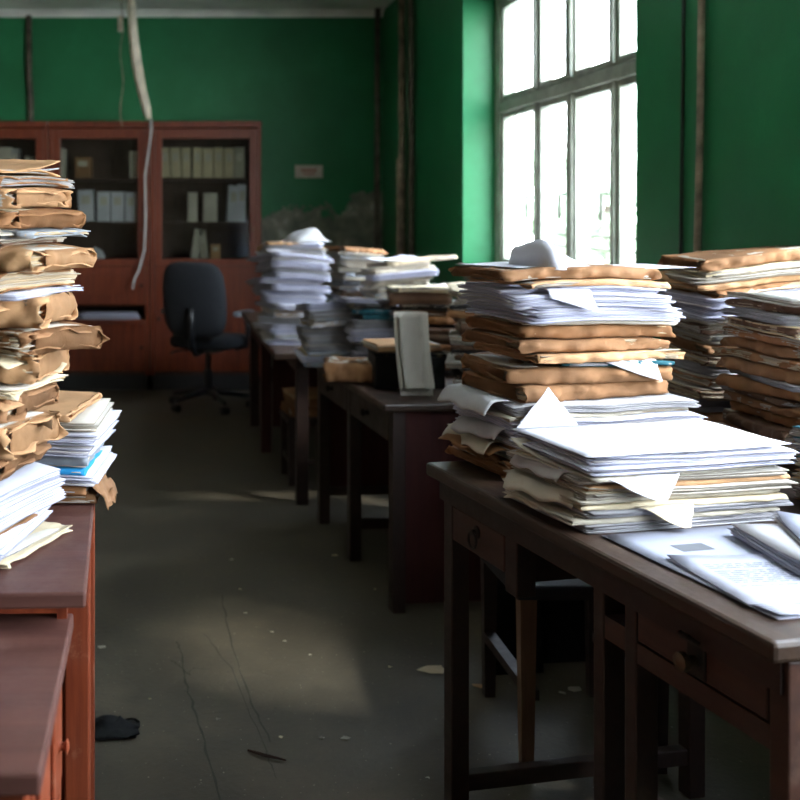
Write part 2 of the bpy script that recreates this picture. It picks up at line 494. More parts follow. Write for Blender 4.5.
def wrapper_bm(w, d, t, seed, closed=True, crink=.002, th=.0016, lift=0.):
    r = random.Random(seed)
    bm = bmesh.new()
    sec = section(d, t, closed, 7, 8); n = len(sec); nx = 34
    cy, cz = 0, t / 2
    pinch = [r.uniform(.0, .28), r.uniform(.0, .28)]
    def pos(i, j):
        y, z = sec[j]
        u = i / nx - .5; x = u * w
        side = abs(y) > d / 2 - t * .75
        e = (abs(u) * 2) ** 5
        zz = cz + (z - cz) * (1 - e * pinch[0 if u < 0 else 1])
        f = nz(x * 22 + seed * 3.1, y * 16, z * 30 + seed)
        cr = noise.noise(Vector((x * 26 + seed * 1.7, y * 20, z * 34 + seed)), noise_basis='VORONOI_F2F1') - .3
        f = .55 * f + .75 * cr
        rag = max(0, abs(u) * 2 - .72) / .28
        f *= 1 + .8 * rag
        g = nz(x * 7 + seed * 1.3, y * 6 - seed, 0.3)
        yy = y + (math.copysign(1, y) * (crink * 2.2 * f + crink * 2.5 * g) if side else 0)
        zz += -abs(f) * crink * 1.1 * (1 if z > cz else -1) * (.5 if not side else 0)
        zz = min(t, max(0.0, zz))
        if lift and z > cz and not closed:
            q = max(0, (y / d + .5) - .35); zz += lift * q * q
        if i in (0, nx): x += (.004 + crink * 2.2) * nz(y * 22 + seed, z * 70, 2.2)
        return (x, yy, zz)
    V = [[bm.verts.new(pos(i, j)) for j in range(n)] for i in range(nx + 1)]
    for i in range(nx):
        for j in range(n if closed else n - 1):
            bm.faces.new((V[i][j], V[i + 1][j], V[i + 1][(j + 1) % n], V[i][(j + 1) % n]))
    bmesh.ops.recalc_face_normals(bm, faces=bm.faces)
    bmesh.ops.solidify(bm, geom=bm.faces[:], thickness=th)
    return bm

def end_flap_bm(w, d, t, seed, side, hole):
    """the end of the wrapper folded over its opening, leaving a gap at the near corner"""
    bm = bmesh.new(); r = random.Random(seed)
    y0, y1 = -d / 2 + hole * d, d / 2 - t * .35
    bulge = r.uniform(.003, .009)
    def fn(u, v):
        y = y0 + (y1 - y0) * u; z = t * (.04 + .92 * v)
        q = math.sin(PI * v)
        x = w / 2 - .004 + bulge * q * (1 if u > .08 else .5) + .003 * nz(y * 30 + seed, z * 50) + .004 * (noise.noise(Vector((y * 28 + seed, z * 40, seed)), noise_basis='VORONOI_F2F1') - .3)
        return (side * x, y, z)
    grid(bm, fn, 20, 6)
    bmesh.ops.solidify(bm, geom=bm.faces[:], thickness=.0014)
    return bm

def sheet_bm(fn, nu=14, nv=10, th=.0006):
    bm = bmesh.new(); grid(bm, fn, nu, nv)
    bmesh.ops.recalc_face_normals(bm, faces=bm.faces)
    bmesh.ops.solidify(bm, geom=bm.faces[:], thickness=th)
    return bm

ORD = ['topmost', 'second from the top', 'third from the top', 'fourth from the top', 'fifth from the top', 'sixth from the top',
       'seventh from the top', 'eighth from the top', 'ninth from the top', 'tenth from the top', 'eleventh from the top',
       'twelfth from the top', 'thirteenth from the top', 'fourteenth from the top', 'fifteenth from the top', 'sixteenth from the top',
       'seventeenth from the top', 'eighteenth from the top', 'nineteenth from the top', 'twentieth from the top'] + \
      ['twenty-%s from the top' % s for s in ('first', 'second', 'third', 'fourth', 'fifth', 'sixth', 'seventh', 'eighth')]
DESC = {'kraft': 'brown', 'kraft_light': 'tan', 'kraft_dark': 'dark brown', 'leather': 'very dark brown', 'cream': 'cream', 'tan_grey': 'grey-tan',
        'teal': 'teal', 'blue': 'bright blue', 'navy': 'navy', 'grey_card': 'slate grey', 'white': 'white', 'offwhite': 'off-white', 'grey': 'grey', 'black_board': 'black'}
SEED = [100]
def item(kind, colr, w, d, t, loc, rz, warp, label, group, crink=.002, hole=None):
    SEED[0] += 1; sd = SEED[0]; r = random.Random(sd)
    if kind == 'b':
        bm, tones = sheaf_bm(w, d, t, sd)
        o = add_mesh('paper_bundle', bm, [M[colr], M[colr + '_e']], None, warp, tones)
        o.location = loc; o.rotation_euler = (0, 0, rz)
        return tag(o, label, 'papers', group)
    nm, cat = {'e': ('kraft_envelope', 'envelope'), 'f': ('file_folder', 'folder'), 'l': ('ledger_book', 'book')}[kind]
    root = empty(nm, loc, rz, label, cat, group)
    if kind == 'e':
        add_mesh('wrapper', wrapper_bm(w, d, t, sd, True, crink), [M[colr]], root, warp)
        bm, tones = sheaf_bm(w - .03, d - t - .012, t - .006, sd, None, .002, .003)
        add_mesh('papers', bm, [M['offwhite'], M['tan_e' if r.random() < .5 else 'offwhite_e']], root, warp, tones)
        for side in (-1, 1):
            add_mesh('end_flap', end_flap_bm(w, d, t, sd + side, side, hole if hole is not None else r.uniform(.06, .3)), [M[colr]], root, warp)
    elif kind == 'f':
        add_mesh('cover', wrapper_bm(w, d, t, sd, False, crink * .7, .0016, r.choice((0, 0, .05))), [M[colr]], root, warp)
        bm, tones = sheaf_bm(w - .014, d - .018, t - .005, sd, None, .0035, .0025)
        add_mesh('papers', bm, [M['offwhite'], M[r.choice(('offwhite_e', 'grey_e', 'tan_e'))]], root, warp, tones)
    elif kind == 'l':
        for z0 in (0, t - .004):
            bm = bmesh.new(); ly = bm.faces.layers.int.new('lay')
            slab(bm, ly, w, d, z0, z0 + .004, 0, 0, 0, 0, side=0, rag=.0006)
            add_mesh('board', bm, [M[colr]], root, warp)
        bm = bmesh.new(); ly = bm.faces.layers.int.new('lay')
        slab(bm, ly, w, .004, .004, t - .004, 0, -d / 2 + .002, 0, 0, 10, 1, side=0, rag=0)
        add_mesh('spine', bm, [M[colr]], root, warp)
        bm, tones = sheaf_bm(w - .012, d - .014, t - .0085, sd, 3, .0004, .0042)
        add_mesh('page_block', bm, [M['offwhite'], M['offwhite_e']], root, warp, tones)
    return root

KN = {'e': 'kraft envelope', 'f': 'card folder', 'b': 'paper bundle', 'l': 'ledger'}
def stack(where, loc, rz, items, amp=.004, bow=(-.06, -.10), lean=(0, 0), jit=(.008, .01, .03), crink=.002, group=None, seed=1, hole=None, tilt=(0, 0)):
    """items bottom to top: (kind, colour, thickness, w, d [, dx, dy, rot])"""
    r = random.Random(seed); z = 0.; n = len(items)
    c, s = math.cos(rz), math.sin(rz)
    used = {}
    for k, it in enumerate(items):
        kind, colr, t, w, d = it[:5]
        dx, dy, dr = (list(it[5:]) + [0, 0, 0])[:3]
        jx, jy, jr = r.gauss(0, jit[0]) + dx + lean[0] * z, r.gauss(0, jit[1]) + dy + lean[1] * z, r.gauss(0, jit[2]) + dr
        cj, sj = math.cos(jr), math.sin(jr)
        def warp(x, y, zz, z=z, jx=jx, jy=jy, cj=cj, sj=sj):
            X, Y = cj * x - sj * y + jx, sj * x + cj * y + jy
            g = min(1, (z + zz) / .12)
            return min(1, (z + zz) / .4) * (tilt[0] * X + tilt[1] * Y) + g * (.0022 * nz(X * 17 + seed, Y * 17, (z + zz) * 9) + bow[0] * X * X + bow[1] * Y * Y + amp * nz(X * 5 + seed * 7.7, Y * 5, (z + zz) * 4))
        L = (loc[0] + c * jx - s * jy, loc[1] + s * jx + c * jy, loc[2] + z + .0006)
        lab = '%s %s, %s %s' % (DESC[colr], KN[kind], ORD[n - 1 - k], where)
        item(kind, colr, w, d, t, L, rz + jr, warp, lab, group, crink, hole)
        z += t + .0008
    return loc[2] + z

# ----------------------------------------------------------------- desks
def ring_pull(par, x, y, z, mt):
    bm = bmesh.new(); lathe(bm, [(.014, 0), (.014, -.003), (.006, -.006), (.006, -.012)], 14, (x, y, z + .012), 'y')
    h = obj('handle', bm, mt, par)
    bm = bmesh.new()
    tube(bm, [(x + .017 * math.sin(2 * PI * k / 16), y - .011, z - .004 - .017 * math.cos(2 * PI * k / 16) ) for k in range(17)], .0028, 6)
    obj('ring', bm, mt, h)

def knob(par, x, y, z, mt, r=.014):
    bm = bmesh.new(); lathe(bm, [(r * .9, 0), (r * .5, -.004), (r * .45, -.012), (r, -.018), (r * .9, -.026), (r * .3, -.03)], 14, (x, y, z), 'y')
    obj('knob', bm, mt, par)

def drawer(root, x0, x1, y, z0, z1, mt, depth=.35, pull=None):
    bm = bmesh.new()
    box(bm, x0 + .003, x1 - .003, y, y + .018, z0 + .003, z1 - .003, .003)
    o = obj('drawer', bm, mt, root)
    bm = bmesh.new()
    box(bm, x0 + .012, x0 + .022, y + .018, y + depth, z0 + .01, z1 - .015)
    box(bm, x1 - .022, x1 - .012, y + .018, y + depth, z0 + .01, z1 - .015)
    box(bm, x0 + .022, x1 - .022, y + .018, y + depth, z0 + .01, z0 + .016)
    box(bm, x0 + .022, x1 - .022, y + depth - .01, y + depth, z0 + .016, z1 - .015)
    obj('drawer_box', bm, M['desk'], o)
    if pull == 'ring': ring_pull(o, (x0 + x1) / 2, y, (z0 + z1) / 2, M['iron'])
    elif pull == 'knob': knob(o, (x0 + x1) / 2, y, (z0 + z1) / 2, M['iron'])
    return o

# --- near desk on the right: local x runs along its front from the far end, y into the desk
NH = .79
nd = empty('writing_desk', (.573, 2.47, 0), math.atan2(-.978, .207),
           'nearest dark wooden desk on the right, loaded with paper piles', 'desk', 'old wooden desks along the window side')
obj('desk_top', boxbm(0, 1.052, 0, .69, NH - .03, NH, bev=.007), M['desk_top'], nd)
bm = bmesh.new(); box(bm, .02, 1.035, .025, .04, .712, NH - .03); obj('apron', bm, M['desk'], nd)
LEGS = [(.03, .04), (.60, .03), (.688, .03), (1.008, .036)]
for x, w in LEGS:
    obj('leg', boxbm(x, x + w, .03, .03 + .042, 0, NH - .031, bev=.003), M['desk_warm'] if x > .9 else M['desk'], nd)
obj('drawer_post', boxbm(.30, .345, .03, .072, .60, NH - .031, bev=.003), M['desk'], nd)
for x, w in (LEGS[0], LEGS[1], LEGS[3]):
    obj('leg', boxbm(x, x + .042, .62, .662, 0, NH - .031, bev=.003), M['desk'], nd)
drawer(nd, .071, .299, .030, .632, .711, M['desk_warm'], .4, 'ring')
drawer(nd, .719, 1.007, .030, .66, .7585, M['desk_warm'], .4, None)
dr = [o for o in nd.children if o.name.startswith('drawer')][-1]
bm = bmesh.new(); box(bm, .845, .885, .026, .0305, .665, .735, .002); hp = obj('handle', bm, M['iron'], dr)
bm = bmesh.new(); lathe(bm, [(.008, 0), (.008, -.012), (.015, -.018), (.014, -.027), (.004, -.03)], 14, (.865, .026, .69), 'y'); obj('knob', bm, M['brass'], hp)
bm = bmesh.new(); tube(bm, [(.848, .02, .72), (.856, .008, .729), (.872, .008, .729), (.882, .02, .72)], .004); obj('lip', bm, M['iron'], hp)
obj('rail', boxbm(.719, 1.007, .032, .05, .626, .659), M['desk_warm'], nd)
obj('rail', boxbm(.631, .687, .032, .40, .633, .672), M['desk_warm'], nd)
obj('side_panel', boxbm(.605, .613, .073, .61, .60, NH - .031), M['desk'], nd)
obj('side_panel', boxbm(.694, .702, .073, .61, .60, NH - .031), M['desk'], nd)
obj('side_panel', boxbm(1.018, 1.03, .073, .615, .35, NH - .031), M['desk_warm'], nd)
obj('side_panel', boxbm(.31, .318, .073, .45, .62, NH - .031), M['desk'], nd)
obj('back_rail', boxbm(.072, 1.0, .64, .655, .56, NH - .031), M['desk'], nd)
obj('end_rail', boxbm(.04, .056, .073, .62, .63, NH - .031), M['desk'], nd)
obj('stretcher', boxbm(.036, .066, .073, .62, .075, .112, bev=.003), M['desk'], nd)
obj('stretcher', boxbm(1.012, 1.04, .073, .62, .075, .112, bev=.003), M['desk'], nd)
obj('foot_rest', boxbm(.067, 1.011, .40, .435, .08, .105, bev=.003), M['desk'], nd)

# --- wall table behind it
wt = empty('side_table', (1.49, 2.72, 0), 0, 'narrow dark table against the green wall holding the two rear paper piles', 'table')
obj('table_top', boxbm(-.165, .165, -.43, .43, NH - .03, NH, bev=.005), M['desk_top'], wt)
for sx in (-1, 1):
    for sy in (-1, 1):
        obj('leg', boxbm(sx * .135 - .02, sx * .135 + .02, sy * .39 - .02, sy * .39 + .02, 0, NH - .031, bev=.003), M['desk'], wt)
obj('apron', boxbm(-.115, .115, -.40, -.385, .68, NH - .031), M['desk'], wt)
obj('apron', boxbm(-.145, -.13, -.37, .37, .68, NH - .031), M['desk'], wt)

# --- stool behind near desk
st = empty('wooden_stool', (1.02, 2.88, 0), 0, 'old wooden stool standing on the floor behind the near right desk', 'stool')
obj('seat', boxbm(-.19, .19, -.25, .22, .42, .455, bev=.006), M['fabric'], st)
for (x, y, mt) in ((-.16, -.225, 'stool'), (-.13, .19, 'desk'), (.16, -.225, 'desk'), (.16, .19, 'desk')):
    bm = bmesh.new()
    vs = box(bm, x - .02, x + .02, y - .018, y + .018, 0, .42)
    for v in bm.verts:
        if v.co.z < .1: v.co.x = x + (v.co.x - x) * .72; v.co.y = y + (v.co.y - y) * .72
    obj('leg', bm, M[mt], st)
obj('stretcher', boxbm(-.15, -.12, -.2, .17, .16, .185), M['desk'], st)
obj('stretcher', boxbm(.15, .17, -.2, .17, .16, .185), M['desk'], st)

# cardboard leaning and a carton under the desks
cb = obj('cardboard_sheet', boxbm(0, .16, 0, .006, 0, .36), M['card'], None, (.935, 3.2, 0), .12)
cb.rotation_euler = (-.12, 0, .12)
tag(cb, 'brown cardboard sheet leaning upright behind the stool on the floor', 'cardboard')
ct = empty('carton', (1.25, 3.42, 0), .1, 'brown cardboard carton on the floor under the window side behind the stool', 'box')
bm = bmesh.new()
for a in ((-.17, .17, -.12, -.116), (-.17, .17, .116, .12), (-.17, -.166, -.116, .116), (.166, .17, -.116, .116)): box(bm, *a, .003, .30)
box(bm, -.17, .17, -.12, .12, 0, .003)
obj('carton_body', bm, M['card'], ct)
for sx in (-1, 1):
    bm = bmesh.new(); box(bm, -.17, .17, 0, .003, 0, .11)
    for v in bm.verts: v.co = Matrix.Rotation(sx * 1.9, 3, 'X') @ v.co; v.co.y += -sx * .118; v.co.z += .302
    obj('carton_flap', bm, M['card'], ct)

# --- mid desk on the right
BH = .706
md = empty('writing_desk', (.60, 4.82, 0), math.atan2(-.995, .097),
           'dark desk with dark red end panel, in the middle of the right row', 'desk', 'old wooden desks along the window side')
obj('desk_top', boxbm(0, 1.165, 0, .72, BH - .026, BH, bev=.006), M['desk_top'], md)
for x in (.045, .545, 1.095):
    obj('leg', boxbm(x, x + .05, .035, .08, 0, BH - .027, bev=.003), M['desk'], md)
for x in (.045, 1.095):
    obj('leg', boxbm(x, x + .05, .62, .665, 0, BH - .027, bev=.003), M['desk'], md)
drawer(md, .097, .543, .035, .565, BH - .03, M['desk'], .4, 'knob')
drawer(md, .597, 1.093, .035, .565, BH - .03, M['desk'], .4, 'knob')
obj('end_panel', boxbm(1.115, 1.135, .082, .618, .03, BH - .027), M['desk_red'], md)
obj('back_panel', boxbm(.097, 1.093, .64, .655, .30, BH - .027), M['desk_red'], md)
obj('end_panel', boxbm(.06, .075, .082, .618, .12, BH - .027), M['desk_red'], md)
obj('stretcher', boxbm(.055, .085, .082, .618, .12, .155), M['desk'], md)
obj('stretcher', boxbm(.555, .585, .082, .63, .12, .155), M['desk'], md)

# --- far desk on the right
fd = empty('writing_desk', (.45, 6.95, 0), math.atan2(-1, .01),
           'dark desk farthest along the right row, in front of the black office chair', 'desk', 'old wooden desks along the window side')
obj('desk_top', boxbm(0, 2.0, 0, .85, BH - .03, BH, bev=.006), M['desk_top'], fd)
for x, y, mt in ((.04, .05, 'desk'), (.78, .05, 'desk_red'), (1.86, .11, 'desk'), (.04, .72, 'desk'), (1.86, .72, 'desk')):
    obj('leg', boxbm(x, x + .06, y, y + .055, 0, BH - .031, bev=.003), M[mt], fd)
obj('apron', boxbm(.1, .78, .055, .07, .57, BH - .031), M['desk_red'], fd)
obj('apron', boxbm(.84, 1.86, .115, .13, .60, BH - .031), M['desk'], fd)
obj('end_panel', boxbm(.85, .862, .11, .70, .15, BH - .031), M['desk_red'], fd)
obj('back_panel', boxbm(.1, 1.86, .735, .75, .25, BH - .031), M['desk'], fd)

# low stool with a brown bundle under far desk
ls = empty('step_stool', (.68, 5.52, 0), .05, 'small dark wooden stool beneath the far right desk, carrying brown papers', 'stool')
obj('seat', boxbm(-.11, .11, -.14, .14, .30, .325, bev=.004), M['desk'], ls)
for x in (-.09, .09):
    for y in (-.12, .12): obj('leg', boxbm(x - .015, x + .015, y - .015, y + .015, 0, .30), M['desk'], ls)
obj('stretcher', boxbm(-.075, .075, -.13, -.115, .1, .125), M['desk'], ls)
obj('stretcher', boxbm(-.1, -.08, -.105, .105, .1, .125), M['desk'], ls)

# --- left desks
LH = .79
lt = empty('writing_desk', (-.125, 1.63, 0), PI / 2 + math.atan2(.03, .67),
           'red-brown desk on the left under the tall envelope pile, its dark top worn', 'desk')
# local x runs from the near end away from the camera, y to the left of the aisle
obj('desk_top', boxbm(0, .69, 0, .62, LH - .024, LH, bev=.004), M['left_top'], lt)
for x, y in ((.30, .002), (.63, .002), (.30, .56), (.63, .56)):
    obj('leg', boxbm(x, x + .045, y, y + .045, 0, LH - .025, bev=.004), M['left_wood'], lt)
obj('side_panel', boxbm(.345, .63, .012, .024, .12, LH - .025), M['left_wood'], lt)
bm = bmesh.new()
for x in (.36, .42, .53, .58): box(bm, x, x + .012, .003, .012, .14, LH - .03)
obj('moulding', bm, M['left_wood'], lt)
obj('end_panel', boxbm(.31, .325, .047, .56, .12, LH - .025), M['left_wood'], lt)
obj('rail', boxbm(.045, .30, .03, .045, LH - .075 + .02, LH - .025), M['left_wood'], lt)

lw = empty('low_cabinet', (-.143, 1.215, 0), PI / 2 + .012,
           'lower red-brown cabinet at the bottom left corner with a bare worn top', 'cabinet')
LZ = .735
obj('cabinet_top', boxbm(0, .485, 0, .55, LZ - .026, LZ, bev=.004), M['left_top'], lw)
obj('cabinet_body', boxbm(.02, .47, .03, .53, .06, LZ - .027), M['left_wood'], lw)
for x in (.015, .43):
    obj('leg', boxbm(x, x + .045, .018, .06, 0, LZ - .027, bev=.004), M['left_wood'], lw)
for x0, x1 in ((.065, .24), (.25, .425)):
    for z0, z1 in ((.50, .70), (.09, .49)):
        bm = bmesh.new(); box(bm, x0, x1, .016, .03, z0, z1, .003); box(bm, x0 + .03, x1 - .03, .010, .016, z0 + .03, z1 - .03, .003)
        dd = obj('drawer' if z0 > .3 else 'door', bm, M['left_wood'], lw)
        if z0 > .3:
            bm = bmesh.new(); lathe(bm, [(.011, 0), (.006, -.003), (.006, -.008), (.011, -.012), (.004, -.015)], 12, ((x0 + x1) / 2, .010, .6), 'y')
            obj('knob', bm, M['left_wood'], dd)

# ------------------------------------------------------- the paper piles
E, F_, B_, L_ = 'e', 'f', 'b', 'l'
# centre pile on the near desk
main = [(E, 'kraft_dark', .020, .40, .29, -.015, .01, .05), (E, 'kraft', .022, .41, .29, -.02, 0, -.03), (B_, 'grey', .018, .41, .30, -.01), (F_, 'kraft', .012, .40, .29, -.02, .01, .06),
        (B_, 'white', .030, .43, .29, .012, 0), (B_, 'white', .028, .43, .29, .012, .0), (F_, 'tan_grey', .010, .43, .29, .01), (B_, 'grey', .017, .42, .29, .012, .0),
        (E, 'kraft', .035, .37, .27, .0, .015, .01), (E, 'kraft', .035, .375, .27, .004, .015, -.01), (F_, 'teal', .010, .26, .25, .065, .012), (E, 'kraft_light', .019, .38, .26, .012, .012, .03),
        (E, 'kraft', .026, .365, .26, -.008, .012, -.02), (E, 'kraft_dark', .028, .37, .26, .006, .014, .02), (F_, 'tan_grey', .009, .35, .26, .02, .01),
        (B_, 'white', .028, .365, .26, .01, .01), (B_, 'white', .026, .365, .26, .008, .012), (B_, 'white', .012, .35, .25, .006, .012), (F_, 'kraft_light', .014, .36, .26, .002, .016), (E, 'kraft', .026, .37, .26, -.006, .016, .01)]
MX, MY, MR = .885, 2.455, math.radians(13.5)
top_main = stack('of the tall centre pile', (MX, MY, NH), MR, main, .009, (-.10, -.12), (.012, .0), (.011, .007, .045), .0058, 'files in the tall centre pile', 3)

# front pile
front = [(B_, 'grey', .014, .40, .25, -.005, .005), (F_, 'tan_grey', .010, .42, .255, -.012, .0, .05), (B_, 'grey', .012, .42, .255, -.005, 0, -.03), (F_, 'cream', .010, .42, .255, .0, -.004, -.02),
         (F_, 'tan_grey', .010, .42, .255, -.012, .004, .04), (B_, 'offwhite', .013, .42, .255, .006, 0), (F_, 'kraft_light', .009, .42, .255, .01, -.004), (B_, 'offwhite', .012, .42, .25, .0, .004, -.02),
         (F_, 'tan_grey', .009, .42, .25, -.008, .0, .05), (B_, 'white', .013, .42, .255, .0, -.002), (B_, 'white', .012, .42, .255, .0, .002)]
top_front = stack('of the front white-topped pile', (.903, 2.088, NH), math.radians(13), front, .007, (-.05, -.1), (0, 0), (.007, .004, .022), .003, 'files in the front pile', 5)

# right pile
right = [(L_, 'leather', .026, .29, .31, 0, 0, .1), (F_, 'leather', .018, .29, .32, -.01, 0, -.05), (F_, 'kraft_dark', .022, .30, .32, -.012, 0, .1), (E, 'leather', .028, .29, .31, .0, 0, -.08),
         (E, 'kraft_dark', .026, .28, .31, 0, 0), (F_, 'kraft', .020, .29, .32, 0, 0, .04), (F_, 'leather', .014, .29, .31), (E, 'kraft_dark', .024, .29, .31), (B_, 'grey', .012, .28, .30, 0, 0),
         (E, 'kraft', .028, .29, .32, -.006), (F_, 'kraft_dark', .020, .29, .32), (E, 'kraft', .026, .28, .31), (F_, 'kraft_dark', .022, .28, .31), (F_, 'leather', .024, .28, .31),
         (B_, 'grey', .020, .28, .30), (F_, 'leather', .020, .28, .305), (B_, 'offwhite', .012, .28, .30)]
# right-pile items have their folds towards the aisle
def rot_items(items): return [(k, c, t, d, w) + tuple(rest) for (k, c, t, w, d, *rest) in items]
stack('of the right-edge brown pile', (1.452, 2.475, NH), -PI / 2 + math.radians(1), rot_items(right), .010, (-.10, -.10), (0, 0), (.012, .008, .06), .006, 'files in the right-edge pile', 8)

# pile behind between them
behind = [(F_, 'leather', .03, .31, .25), (E, 'kraft_dark', .03, .31, .25), (B_, 'grey', .03, .31, .25), (F_, 'leather', .03, .31, .25), (F_, 'kraft_dark', .03, .31, .25), (B_, 'grey', .025, .31, .25),
          (F_, 'leather', .03, .31, .25), (E, 'kraft', .028, .31, .25), (F_, 'tan_grey', .022, .31, .25), (F_, 'leather', .028, .31, .25), (B_, 'offwhite', .012, .31, .25, 0, 0), (B_, 'white', .03, .31, .25), (B_, 'white', .025, .31, .25),
          (F_, 'kraft_dark', .018, .31, .25), (F_, 'cream', .014, .33, .26, 0, 0, .05), (B_, 'offwhite', .018, .33, .25, 0, 0, .08), (E, 'kraft_light', .026, .33, .25, 0, 0, .06)]
behind[-3:] = [(F_, 'kraft_light', .016, .32, .25, 0, 0, .03), (B_, 'offwhite', .012, .33, .25), (F_, 'cream', .018, .33, .25), (E, 'kraft', .028, .32, .25, 0, 0, .04)]
top_behind = stack('of the pile under the wall conduit', (1.475, 2.86, NH), math.radians(4), behind, .010, (.05, -.1), (0, 0), (.012, .010, .06), .006, 'files in the rear pile', 12, None, (.10, 0))

# blue-green files at the right edge
stack('of the right-edge teal pile', (1.335, 2.065, NH), math.radians(12), [(F_, 'kraft', .022, .2, .24), (B_, 'offwhite', .02, .2, .24), (F_, 'kraft_light', .018, .2, .24), (F_, 'teal', .028, .2, .24), (F_, 'navy', .03, .2, .24), (F_, 'teal', .024, .2, .24)],
      .003, (0, 0), (0, 0), (.004, .004, .02), .002, 'files in the teal pile', 14)

# left tall pile; its paler kraft stands in for stronger sunlight
lz = [(F_, 'cream', .012, .33, .25, .012, -.05, .08), (B_, 'white', .032, .32, .25, .005, -.065, .04), (F_, 'kraft', .02, .33, .25, -.01, -.06, .12), (B_, 'white', .036, .32, .25, .01, -.06, .02), (B_, 'white', .022, .32, .25, .014, -.055, -.04),
      (E, 'kraft', .046, .33, .25, -.016, -.03, .1), (E, 'kraft_light', .050, .33, .24, -.012, -.03, -.08), (E, 'kraft', .044, .33, .25, .0, -.02, .1), (F_, 'cream', .012, .33, .25, .01, -.01),
      (E, 'kraft_light', .050, .33, .25, .008, .0, .06), (E, 'kraft', .044, .35, .25, .022, .01, -.07), (E, 'kraft_light', .050, .34, .24, .016, .01, .12), (B_, 'white', .008, .33, .25, .02),
      (F_, 'kraft_dark', .034, .34, .25, .014, .01, -.06), (E, 'kraft_light', .038, .34, .25, .024, .01), (F_, 'leather', .014, .34, .25, .016, .01, .05), (F_, 'grey_card', .012, .34, .25, .014, .01), (E, 'kraft_dark', .034, .34, .25, .012, .01, -.06),
      (E, 'kraft_light', .036, .33, .25, .004, .01, .08), (F_, 'kraft_dark', .020, .33, .25, -.006, .01, -.08), (F_, 'kraft_light', .010, .31, .25, -.016, .0, -.05)]
top_left = stack('of the tall left pile', (-.375, 1.93, LH), math.radians(-24), lz, .012, (-.2, -.25), (0, 0), (.012, .016, .10), .0085, 'files in the tall left pile', 21, .25)

# left rear pile
lr = [(F_, 'kraft', .022, .32, .25, .01, .0, .08), (F_, 'kraft_dark', .018, .32, .25, .0, 0), (B_, 'white', .02, .32, .25), (F_, 'blue', .012, .31, .25, -.006), (F_, 'grey_card', .026, .31, .25, -.004), (B_, 'white', .02, .32, .25, .012),
      (B_, 'white', .022, .32, .25, .016), (B_, 'offwhite', .018, .32, .25, .004), (E, 'kraft_light', .016, .31, .27, -.02, .02, -.06)]
stack('of the blue-banded left pile', (-.302, 2.225, LH), math.radians(-6), lr, .004, (-.1, -.1), (0, 0), (.004, .004, .02), .0024, 'files in the left rear pile', 25)

# far piles
def rand_pile(where, loc, rz, H, w, d, palette, seed, group, **k):
    r = random.Random(seed); out = []; z = 0
    while z < H - .012:
        kind, colr = r.choice(palette)
        t = {'b': r.uniform(.018, .034), 'e': r.uniform(.022, .034), 'f': r.uniform(.012, .024), 'l': r.uniform(.026, .05)}[kind]
        t = min(t, max(.012, H - z)); out.append((kind, colr, t, w * r.uniform(.93, 1.03), d * r.uniform(.93, 1.03))); z += t
    if 'top' in k: out.append(k.pop('top'))
    k.setdefault('tilt', (r.uniform(-.12, .12), r.uniform(-.16, .02)))
    return stack(where, loc, rz, out, group=group, seed=seed, amp=.010, jit=(.014, .014, .08), crink=.005, **k)
WH = [(B_, 'white'), (B_, 'white'), (B_, 'white'), (B_, 'white'), (B_, 'grey'), (F_, 'grey_card'), (F_, 'white')]
MIXD = [(B_, 'white'), (B_, 'white'), (F_, 'leather'), (F_, 'tan_grey'), (B_, 'offwhite'), (F_, 'grey_card')]
DARK = [(F_, 'leather'), (L_, 'leather'), (E, 'kraft_dark'), (F_, 'black_board'), (B_, 'offwhite')]
DESC['white'] = 'white'
tw = rand_pile('of the far white pile', (.60, 5.42, BH), math.radians(4), .43, .29, .36, WH, 31, 'papers in the far white pile', top=(F_, 'kraft_light', .018, .28, .34, 0, 0, .06))
stack('on the brown folder of the far white pile', (.60, 5.42, tw - .002), math.radians(-2), [(B_, 'white', .02, .27, .34)], .002, (0, 0), group='papers in the far white pile', seed=32)
rand_pile('of the second far pile', (.985, 5.85, BH), .1, .40, .24, .32, MIXD, 33, 'papers in the pile beside the far white pile', top=(E, 'kraft', .028, .25, .3, 0, 0, .3))
t3 = rand_pile('of the window-corner pile', (1.13, 5.45, BH), .05, .36, .30, .34, MIXD, 35, 'papers in the pile by the window corner', top=(F_, 'cream', .022, .36, .3, .05, 0, .1))
rand_pile('of the low white pile', (.66, 4.62, BH), .05, .25, .20, .27, WH, 37, 'papers in the low white pile')
rand_pile('of the white-and-dark mid pile', (.83, 4.52, BH), .0, .27, .19, .30, [(B_, 'white'), (F_, 'black_board'), (B_, 'white'), (B_, 'grey'), (F_, 'teal')], 39, 'papers in the white and dark pile')
rand_pile('of the dark ledger pile', (1.03, 4.42, BH), -.15, .32, .24, .30, DARK, 41, 'files in the dark ledger pile', top=(F_, 'cream', .02, .26, .3, 0, 0, .1))
rand_pile('of the leaning ledger pile', (1.135, 3.98, BH), -.25, .32, .20, .28, DARK, 43, 'files in the leaning ledger pile', top=(F_, 'cream', .025, .21, .29, 0, 0, .05))

# brown bundle on the stool under the far desk
stack('on the stool under the far desk', (.68, 5.52, .325), .1, [(E, 'kraft', .05, .2, .24), (E, 'kraft', .045, .19, .23), (F_, 'kraft_light', .02, .2, .24)], .003, (0, 0), group='brown files on the low stool', seed=51)

